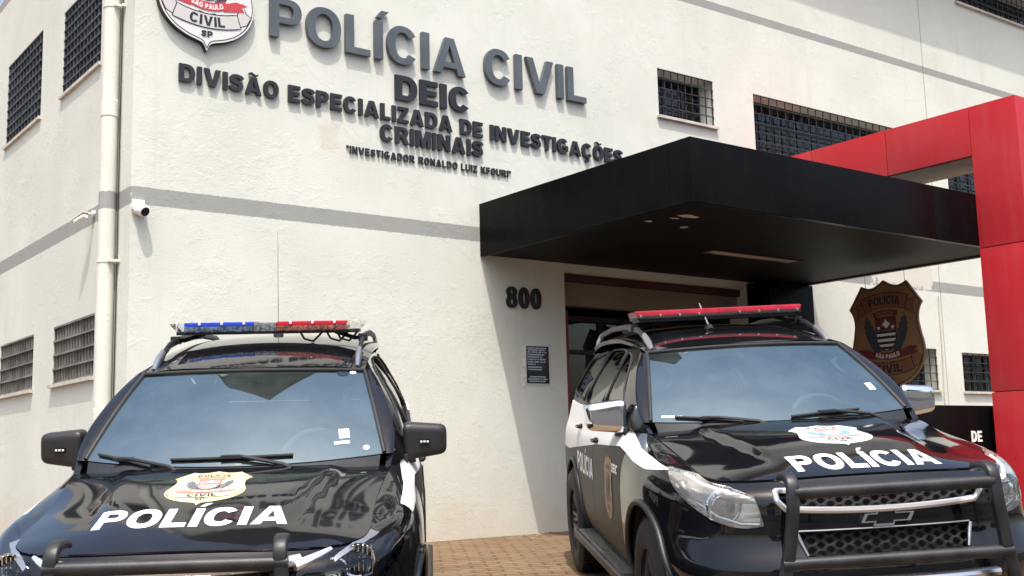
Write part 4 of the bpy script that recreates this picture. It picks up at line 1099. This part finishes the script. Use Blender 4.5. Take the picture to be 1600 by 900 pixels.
            mb.lathe([(.046, -.03), (.050, .006), (.044, .010), (.0, -.012)], 28, 0, Q2); mb.build('low_beam', 'chrome', hl)
            mb = MB(); top = [('y', .64, .968), ('y', .68, .981), ('y', .73, .992), ('y', .78, 1.001), ('x', .34, 1.010), ('x', .46, 1.019)]  # silver top band imitates sky reflected on the lens; lower tube is trim
            surface(mb, [uz(top)+uz([(k, v, z-.013) for i, (k, v, z) in enumerate(top)])[::-1]], [], .03, fn, out_ref, .01, .007, BSC); mb.tube([hp('y', .605, .90, .012), hp('y', .72, .872, .012), hp('y', .80, .885, .012)], .007, 8); mb.build('glint_and_light_strip', 'silver', hl)
        else:
            c = hp('y', .745, .895, .03); fwd = Vector((-1, .30*s, .02)).normalized(); Q = Matrix.Translation(c) @ fwd.to_track_quat('Z', 'Y').to_matrix().to_4x4()
            mb = MB(); mb.lathe([(.078, -.035), (.080, -.01), (.073, -.004), (.058, -.03), (.054, -.004), (.049, .0), (.045, -.01)], 40, 0, Q); mb.build('projector_ring', 'chrome', hl)
            mb = MB(); mb.lathe([(.046, -.014), (.040, .004), (.028, .013), (.012, .017), (0, .018)], 32, 0, Q); mb.build('projector', 'clear_lens', hl)
            mb = MB(); mb.lathe([(.044, -.03), (0, -.031)], 24, 0, Q); mb.build('bulb_back', 'led_grey', hl)
            mb = MB()
            for z0, yv in ((.868, .60), (.838, .60)): mb.tube([hp('y', yv-.03, z0, .03), hp('y', yv+.05, z0-.006, .035)], .012, 8)
            mb.tube([hp('y', .56, .915, .012), hp('y', .62, .935, .014), hp('y', .72, .957, .014), hp('x', .36, .985, .014), hp('x', .55, 1.018, .012)], .011, 8)
            mb.build('reflector', 'white_plastic', hl)
            mb = MB(); mb.tube([hp('y', .575, .82, .02), hp('y', .66, .822, .02), hp('y', .76, .85, .02), hp('x', .33, .905, .02)], .010, 8); mb.build('side_light', 'dull_chrome', hl)
    # --- grille
    gr = empty('grille'); gr.parent = root
    def nose(y, z, off):
        u = u_of(y=abs(y)); p = body(np.array([(u, t_of(u, z))]))[0]; return Vector((p[0]-off, p[1]*(1 if y >= 0 else -1), p[2]))
    def loop3(G, off): 
        P3 = body_s(np.array(G)); return [Vector((p[0]-off, p[1], p[2])) for p in P3]
    for i, G in enumerate((G1, G2)):
        mb = MB(); surface(mb, [G], [], .06, body_s, out_ref, 0, -.06, BSC); mb.build('grille_back', 'shell_black', gr)
        mb = MB(); A = np.array(loop3(G, 0)); y0, y1, z0, z1 = A[:, 1].min(), A[:, 1].max(), A[:, 2].min(), A[:, 2].max()
        hx = .056; row = 0; z = z0+.012
        polyG = [(p[1], p[2]) for p in A]
        while z < z1+.02:
            y = y0+(hx if row % 2 else 0)*.75
            while y < y1+.05:
                if inside([(y, z)], [polyG])[0]:
                    c = [(y+hx*.66*math.cos(R(60*q)), z+.019*math.copysign(abs(math.sin(R(60*q)))**.8, math.sin(R(60*q)))) for q in range(7)]
                    mb.tube([nose(a, bb, -.022) for a, bb in c], .0034, 5, caps=False)
                y += hx*1.5
            z += .0185; row += 1
        mb.build('mesh_insert', 'rubber', gr)
        # chrome surround
        L = loop3(G, .004); mb = MB()
        if not new:
            if i == 0: mb.tube(L+[L[0]], .0135, 8, up=(1, 0, 0))
            else:
                mb.tube([nose(y, .790, .004) for y in np.linspace(-.405, .405, 15)], .0042, 8)
                for s in sides: mb.tube([nose(s*.412, .785, .004), nose(s*.40, .75, .004), nose(s*.372, .685, .004)], [.008, .009, .006], 8)
            if i == 0: mb.tube([nose(y, .872+.017*(abs(y)/.45)**2, .010) for y in np.linspace(-.44, .44, 17)], .016, 8)
        elif i == 0:
            pr = [(-1, -.28), (1, -.28), (1, .28), (-1, .28)]
            mb.tube([nose(y, .958+.02*(abs(y)/.5)**2, .010) for y in np.linspace(-.50, .50, 17)], .024, 10)
            for s in sides: mb.tube([nose(s*.47, .958, .006), nose(s*.53, .972, .006), nose(s*.59, .985, .005), nose(s*.66, .998, .004)], [.022, .02, .016, .010], 8)
        else: mb.tube(L+[L[0]], .008, 8, up=(1, 0, 0))
        mb.build('grille_surround', 'bright_trim' if i == 0 else 'silver', gr)
    # bow tie shaped badge
    bw, bh = .118, .038
    bt = [(-bw, -.020), (-bw+.020, .020), (-.048, .020), (-.042, bh), (.052, bh), (.046, .020), (bw+.012, .020), (bw-.008, -.020), (.038, -.020), (.032, -bh), (-.062, -bh), (-.056, -.020)]
    zc = .835 if not new else .86; pb = nose(0, zc, 0); mb = MB()
    fl = lambda k: [(x*k, y*k) for x, y in bt]
    place = lambda x, y, h: (pb.x-.004-h, -x, zc+y+.0)
    extrude(mb, [bt, [(x*.86, y*.74) for x, y in bt]], place, 0, .014); mb.build('badge_rim', 'chrome', gr)
    mb = MB(); extrude(mb, [[(x*.86, y*.74) for x, y in bt]], place, 0, .009); mb.build('badge_face', 'gloss_black', gr)
    # lower bumper insert and skid plate
    mb = MB(); pts = np.linspace(-.50, .50, 15)
    mb.tube([nose(y, .565, .012) for y in pts], .020, 8); mb.build('bumper_strip', 'dull_chrome', root)
    mb = MB(); mb.tube([nose(y, .40, .006) for y in pts], .03, 8); mb.build('skid_plate', 'silver', root)
    # --- bull bar
    bb = empty('bull_bar'); bb.parent = root; dz = .045 if new else 0.
    for s in sides:
        mb = MB(); y0 = .455 if not new else .42; yl = .53 if not new else .46
        path = [(.085, y0-.004, 1.028+dz), (.035, y0-.002, 1.040+dz), (-.02, y0, 1.043+dz), (-.058, y0, 1.024+dz), (-.074, y0+.002, .985+dz), (-.08, y0+.008, .90+dz), (-.078, y0+.022, .80), (-.07, y0+.045, .66), (-.055, yl, .55), (-.02, yl+.005, .45), (.05, yl+.005, .38)]
        P3 = np.array(path); T = np.arange(len(path)); sm = hspline(T, P3, np.linspace(0, len(path)-1, 40))
        prof = [(math.copysign(abs(math.cos(a))**.38, math.cos(a))*.72, math.copysign(abs(math.sin(a))**.38, math.sin(a))) for a in [2*math.pi*i/16 for i in range(16)]]
        mb.tube([(x, y*s, z) for x, y, z in sm], .027, 16, prof=prof, up=(0, 1, 0)); mb.build('upright', 'bar_black', bb)
    mb = MB(); mb.cyl((-.07, .45, .978+dz*.75), (-.07, -.45, .978+dz*.75), .028, n=24); mb.build('crossbar', 'bar_black', bb)
    mb = MB(); mb.cyl((-.07, .52, .672), (-.07, -.52, .672), .027, n=24); mb.build('crossbar', 'bar_black', bb)
    # --- mirrors
    for s in sides:
        mm = empty('mirror'); mm.parent = root
        bm = bmesh.new(); bmesh.ops.create_cube(bm, size=1)
        for v in bm.verts:
            x, y, z = v.co; 
            fx = 1 if x < 0 else .0
            yy = (.955+y*.235)-(0 if y > 0 else 0)
            zz = 1.252+z*(.185 if y > 0 else .205)-(.012 if (y > 0 and z > 0) else 0)+(.018 if (y > 0 and z < 0) else 0)
            xx = 1.80+x*(.15 if y < 0 else .11)+(.035 if y > 0 else 0)
            v.co = (xx, yy, zz)
        bmesh.ops.bevel(bm, geom=bm.edges[:], offset=.045, segments=5, affect='EDGES', profile=.6)
        if s < 0:
            for v in bm.verts: v.co.y *= -1
        mb = MB(); mb.bm(bm); mb.build('housing', 'chrome' if not new else 'trim_black', mm, 60)
        mb = MB(); mb.tube([(1.79, .78*s, 1.155), (1.80, .84*s, 1.150), (1.805, .90*s, 1.165)], [.032, .030, .03], 10); mb.box((1.70, (.845*s)-.02, 1.14), (1.88, (.845*s)+.02, 1.19), .012); mb.build('stalk', 'trim_black', mm)
        mb = MB(); mb.box((1.885, .86*s if s > 0 else -1.05, 1.175), (1.89, 1.05 if s > 0 else -.86, 1.325), .002); mb.build('mirror_glass', 'chrome', mm)
        if new:
            mb = MB(); mb.box((1.738, .953*s-.030, 1.240), (1.752, .953*s+.030, 1.264), .006); mb.build('flasher', 'gloss_black', mm)
            mb = MB()
            for k in (-.017, 0, .017): mb.box((1.733, .953*s+k-.006, 1.247), (1.739, .953*s+k+.006, 1.257), .002)
            mb.build('flasher_led', 'white_plastic', mm)
    # --- handles
    for s in sides:
        for nm, x, z in (('front_door', 2.50, 1.065), ('rear_door', 3.42, 1.105)):
            u = u_of(x=x); p = body(np.array([(u, t_of(u, z))]))[0]; y = p[1]*s
            mb = MB(); mb.tube([(x-.085, y-.004*s, z), (x-.07, y+.022*s, z+.002), (x, y+.030*s, z+.003), (x+.07, y+.022*s, z+.002), (x+.085, y-.004*s, z)], [.010, .012, .0135, .012, .010], 10, up=(0, 1, 0)); mb.box((x-.05, y-.004 if s > 0 else y-.006, z-.022), (x+.05, y+.006 if s > 0 else y+.004, z+.022), .004); mb.build('handle', 'gloss_black', doors[(nm, s)])
    # --- roof rails
    for s in sides:
        rr = empty('roof_rail'); rr.parent = root
        f = lambda x, h, dy=0.: (x, (.572+dy)*s, float(Zr(x, .585))+h)
        mb = MB(); pr = [(math.cos(a)*.75, math.sin(a)*1.15) for a in [2*math.pi*i/12 for i in range(12)]]
        mb.tube([f(2.36, .012), f(2.44, .045), f(2.6, .066), f(3.0, .070), f(3.6, .068), f(4.1, .062), f(4.26, .04), f(4.34, .012)], .018, 12, prof=pr); mb.build('bar', 'trim_black' if new else 'trim_black', rr)
        mb = MB(); mb.tube([f(2.20, .0), f(2.26, .020), f(2.33, .038), f(2.42, .052)], [.016, .024, .025, .021], 12, prof=pr); mb.build('foot', 'silver', rr)
        mb = MB(); mb.tube([f(4.16, .055), f(4.30, .03), f(4.42, .002)], [.02, .024, .014], 12, prof=pr); mb.build('foot', 'silver', rr)
    # --- light bar
    lb = empty('light_bar'); lb.parent = root; x0, x1, zb, zt = 2.66, 2.94, 1.842, 1.897
    hw = .615
    mb = MB(); bm = bmesh.new(); bmesh.ops.create_cube(bm, size=1)
    def plank(mb, ya, yb, xa, xb, za, zb_, bev=.008, mi=0, taper=0.): mb.box((xa, min(ya, yb), za), (xb, max(ya, yb), zb_), bev, mi)
    plank(mb, -.55, .55, x0+.015, x1-.015, zb-.016, zb+.006, .006); mb.build('base', 'trim_black', lb)
    n = 'led_grey'
    if new: segs = [(.50, .085, 'lens_blue', 'led_blue'), (-.055, -.48, 'lens_red', 'led_red')]
    else: segs = [(.565, .0, 'lens_red_faded', 'led_red'), (.0, -.565, 'lens_red_faded', 'led_red')]
    for ya, yb, top, face in segs:
        mb = MB(); plank(mb, ya, yb, x0+.004, x1-.004, zb+.034 if new else zb+.024, zt+.004, .005); mb.build('coloured_lens', top, lb)
        mb = MB(); plank(mb, ya, yb, x0, x1, zb, zb+.033 if new else zb+.023, .003)
        k = int(abs(ya-yb)/.07)
        for i in range(k):
            y = min(ya, yb)+abs(ya-yb)*(i+.5)/k; mb.box((x0-.004, y-.028, zb+.005), (x0+.004, y+.028, zb+.030 if new else zb+.020), .002)
        mb.build('light_module', face if new else 'trim_black', lb)
    if new:
        mb = MB(); plank(mb, .082, -.052, x0+.002, x1-.002, zb, zt-.002, .004); mb.build('centre_module', 'led_grey', lb)
    for s in sides:
        ye = (.50 if s > 0 else .48) if new else .565
        mb = MB(); yo = .60 if new else .592
        bm = bmesh.new(); V = [bm.verts.new(v) for v in ((x0, ye*s, zb), (x1, ye*s, zb), (x1, ye*s, zt), (x0, ye*s, zt), (x0+.05, (yo-.05)*s, zb), (x1-.05, (yo-.05)*s, zb), (x1-.03, yo*s, zt), (x0+.03, yo*s, zt))]
        for f in ((0, 1, 2, 3), (4, 5, 6, 7), (0, 1, 5, 4), (1, 2, 6, 5), (2, 3, 7, 6), (3, 0, 4, 7)): bm.faces.new([V[i] for i in f])
        bmesh.ops.bevel(bm, geom=bm.edges[:], offset=.008, segments=3, affect='EDGES'); mb.bm(bm); mb.build('end_lens', 'clear_lens' if new else 'lens_red_faded', lb)
        mb = MB(); mb.tube([(2.80, .40*s, zb-.01), (2.79, .46*s, zb-.03), (2.78, .52*s, zb-.05), (2.775, .572*s, float(Zr(2.78, .585))+.075)], .013, 8); mb.box((2.74, .572*s-.028, float(Zr(2.78, .585))+.05), (2.82, .572*s+.028, float(Zr(2.78, .585))+.098), .006); mb.build('mount', 'trim_black', lb)
        for y in np.linspace(.14, .54, 4):
            mb = MB(); mb.box((x0-.010, y*s-.007, zt-.012 if new else zb+.012), (x0+.004 if not new else x0+.02, y*s+.007, zt+.006 if new else zb+.030), .002); mb.build('clip', 'white_plastic' if new else 'dull_chrome', lb)
    if new:
        mb = MB(); rng = random.Random(2)
        for y0 in (-.20, -.36, -.42): mb = MB(); mb.tube([(2.68, y0, zb-.014), (2.69, y0-.02, zb-.05), (2.72, y0-.07, 1.775), (2.76, y0-.10, zb-.035), (2.8, y0-.12, zb-.01)], .007, 6); mb.build('cable', 'rubber', lb)
        mb = MB(); mb.lathe([(.035, 0), (.032, .02), (.02, .035), (0, .036)], 20, 0, Matrix.Translation((3.4, .03, float(Zr(3.4, 0))+.004))); mb.build('antenna_base', 'rubber', root)
        mb = MB(); mb.tube([(3.4, .03, 1.82), (3.41, .03, 2.20), (3.43, .03, 2.50)], [.0028, .0022, .0015], 6); mb.build('antenna', 'silver', root)
    else:
        mb = MB(); mb.tube([(2.53, .10, 1.742), (2.57, .10, 1.772), (2.64, .10, 1.765)], [.03, .022, .016], 10); mb.build('antenna_base', 'trim_black', root)
        mb = MB(); mb.tube([(2.56, .10, 1.765), (2.80, .10, 1.94)], [.007, .004], 8); mb.build('antenna', 'silver', root)
    # --- running boards
    for s in sides:
        rb = MB(); rb.box((1.42, .80*s if s > 0 else -.985, .325), (3.34, .985 if s > 0 else -.80, .385), .022, 0, None, 3); o = rb.build('running_board', 'trim_black', root)
        mb = MB()
        for k in range(7): y = (.855+.016*k)*s; mb.box((1.50, y-.004, .385), (3.26, y+.004, .390))
        mb.build('tread_strip', 'silver' if not new else 'rubber', o)
        mb = MB(); mb.box((1.40, .5*s if s > 0 else -.80, .27), (3.4, .80 if s > 0 else -.5, .40)); mb.build('sill', 'shell_black', root)
    # --- interior
    mb = MB(); mb.box((1.35, -.74, .40), (4.7, .74, .46)); mb.build('cabin_floor', 'interior_grey', root)
    mb = MB(); mb.tube([(1.62, .74, 1.02), (1.62, .4, 1.07), (1.60, 0, 1.08), (1.62, -.4, 1.09), (1.62, -.74, 1.02)], .13, 16); mb.box((1.40, -.72, .6), (1.72, .72, 1.10), .04); mb.build('dashboard', 'interior_grey', root)
    Q = Matrix.Translation((1.83, -.37, 1.135)) @ Matrix.Rotation(R(-64), 4, 'Y')
    mb = MB(); ring = [Q @ Vector((.19*math.cos(2*math.pi*i/36), .19*math.sin(2*math.pi*i/36), 0)) for i in range(37)]; mb.tube(ring, .017, 10, caps=False); mb.box((-.05, -.17, -.03), (.06, .17, .0), .015, 0, Q); mb.build('steering_wheel', 'interior_light', root)
    for s in sides:
        st = empty('seat'); st.parent = root
        mb = MB(); mb.box((2.0, .37*s-.25, .62), (2.52, .37*s+.25, .76), .05); mb.build('cushion', 'seat_fabric', st)
        mb = MB(); mb.box((-.07, -.24, 0), (.07, .24, .62), .06, 0, Matrix.Translation((2.52, .37*s, .70)) @ Matrix.Rotation(R(14), 4, 'Y')); mb.build('seat_back', 'seat_fabric', st)
        mb = MB(); mb.box((-.045, -.13, 0), (.045, .13, .19), .04, 0, Matrix.Translation((2.69, .37*s, 1.34)) @ Matrix.Rotation(R(10), 4, 'Y')); mb.build('headrest', 'seat_fabric', st)
    mb = MB(); mb.box((3.2, -.62, .62), (3.6, .62, .8), .05); mb.box((3.55, -.62, .7), (3.72, .62, 1.3), .06); mb.build('rear_bench', 'seat_fabric', root)
    mb = MB(); mb.box((2.06, -.12, 1.50), (2.09, .12, 1.565), .012); mb.cyl((2.08, 0, 1.55), (2.10, 0, 1.62), .012, n=8); mb.build('rear_view_mirror', 'trim_black', root)
    for s in sides:
        pts = [Vector(wind(np.array([(.86, bb)]))[0]*np.array([1, s, 1]))+Vector((.05, -.0*s, -.03)) for bb in (.50, .55, .66, .76, .80)]
        for i, k in enumerate((0, .022, .03, .022, 0)): pts[i] += Vector((.0, -k*1.6*s, 0))
        mb = MB(); mb.tube(pts, .013, 8); mb.build('grab_handle', 'interior_light', root)
    mb = MB(); surface(mb, [[(2.2, -.58), (4.6, -.54), (4.6, .54), (2.2, .58)]], [], .15, lambda q: np.c_[q, Zr(q[:, 0], q[:, 1])-.05], (0, 0, -1)); mb.build('headliner', 'interior_grey', root)
    # --- hood decals, laid on the metal
    hz = lambda x, y, h: (x, y, float(H(x, y, rd))+.0065+h)
    def decal(name, loops, m, conv, h, sp=.03):
        mb = MB()
        for g in split_holes(loops):
            surface(mb, [g[0]], g[1:], sp, lambda q: conv(q, h), (0, 0, 1)); 
        return mb.build(name, m, root)
    def onhood(xb, yc, kx, ky, skew=0.):
        def f(q, h):
            x = xb+q[:, 1]*kx; y = yc-q[:, 0]*ky; return np.c_[x, y, H(x, y, rd)+.0062+h]
        return f
    if new: tx0, tw, th_, tyc = .34, .80, .20, .01
    else: tx0, tw, th_, tyc = .195, .69, .20, -.015
    L, W = line('POLÍCIA', .27, .22, 1.08, .10, tw, 1.)
    arc = lambda q, h: (lambda x, y: np.c_[x, y, H(x, y, rd)+.0062+h])(tx0+q[:, 1]*th_+(.05 if new else .022)*((q[:, 0]-tw/2)/(tw/2))**2*1.0, tyc-(q[:, 0]-tw/2))
    mb = MB()
    for ch, lp in L:
        for g in split_holes(lp):
            surface(mb, [g[0]], g[1:], .03, lambda q: arc(q, 0), (0, 0, 1), sc=(1, th_))
    mb.build('hood_lettering', 'decal_white', root)
    if new: sx, sl, swd, syc, cm = 1.125, .40, .355, .02, dict(plate='emblem_cream', line='brass_ribbon', ribbon='emblem_cream', leaf='led_grey', red='emblem_pink', text='emblem_black', gold='emblem_cream', white='emblem_white')
    else: sx, sl, swd, syc, cm = .975, .34, .37, -.03, dict(plate='emblem_white', line='plaque_text', ribbon='emblem_white', leaf='emblem_blue', red='emblem_pink', text='emblem_black', gold='emblem_cream', white='emblem_white')
    he = empty('hood_emblem'); he.parent = root
    for l, key, nm, loops in shield_art():
        mb = MB()
        for g in split_holes(loops):
            surface(mb, [g[0]], g[1:], .12 if key == 'plate' else .2, lambda q: onhood(sx, syc, sl, swd)(q, .0008*l), (0, 0, 1))
        mb.build(nm, cm[key], he)
    # --- side decals
    for s in sides:
        def onside(q, h):
            x = q[:, 0]; z = q[:, 1]; u = np.interp(x, _pl[:, 0], _uu); t = np.array([t_of(a, b_) for a, b_ in zip(u, z)]); p = body(np.c_[u, t]); p[:, 1] += .003+h; p[:, 1] *= s; return p
        sgn = -1 if s > 0 else 1
        def put(text, xm, zb, wid, hgt, m, nm_):
            L, W = line(text, .26, .21, 1., .10, wid, hgt); mb = MB()
            for ch, lp in L:
                for g in split_holes(lp):
                    g = [[(xm+sgn*(x-wid/2), zb+y) for x, y in l] for l in g]
                    surface(mb, [g[0]], g[1:], .05, lambda q: onside(q, 0), (0, s, 0))
            mb.build(nm_, m, root)
        put('POLÍCIA', 3.02, .80, .86, .135, 'decal_white', 'side_lettering')
        put('DEIC', 1.70, .93, .20, .05, 'decal_white', 'side_lettering')
        em = empty('door_emblem'); em.parent = root
        cs = dict(plate='brass_plate', ribbon='brass_plate', leaf='emblem_navy', red='brass_ribbon', text='emblem_black', white='lintel')
        for l, key, nm, loops in shield_art():
            if key in ('gold', 'line') or (nm == 'lettering' and key == 'white'): continue
            mb = MB()
            for g in split_holes(loops):
                g = [[(1.93+.30*sgn*x, 1.02+.30*y) for x, y in q] for q in g]
                surface(mb, [g[0]], g[1:], .05, lambda q: onside(q, .0006*l), (0, s, 0))
            mb.build(nm, cs[key], em)
    # --- windscreen stickers
    def sticker(a, b_, w, h, m, rnd=False):
        mb = MB(); L = [(a-w, b_-h), (a+w, b_-h), (a+w, b_+h), (a-w, b_+h)] if not rnd else [(a+w*math.cos(2*math.pi*i/18), b_+h*math.sin(2*math.pi*i/18)) for i in range(18)]
        surface(mb, [L], [], .05, wind, (-1, 0, .6), 0, .0015, (.72, .75), e=4e-3); mb.build('sticker', m, ws)
    if new:
        sticker(-.76, .23, .036, .045, 'decal_white'); sticker(-.74, .145, .052, .014, 'decal_white'); sticker(-.895, .075, .022, .022, 'decal_white', True); sticker(-.90, .965, .028, .022, 'decal_white', True); sticker(-.81, .955, .052, .040, 'plaque_blue', True)
    else:
        sticker(-.845, .30, .035, .045, 'decal_white'); sticker(.86, .06, .07, .012, 'decal_white')
    return root

CARS = [('new', 'police_suv', 'black police SUV seen head-on with blue and red light bar and cream hood shield', (1.7218, 4.4926, -.5545), [[.54073, .83191, .12465], [-.83841, .54504, -.00057], [-.06841, -.10419, .9922]]),
        ('old', 'police_suv', 'black police SUV nearest the red portal with all-red light bar and chrome mirrors', (4.5367, 3.238, -.3276), [[.53052, .84392, .0796], [-.84478, .53413, -.03252], [-.06996, -.04999, .9963]])]
for c in CARS: make_suv(*c)
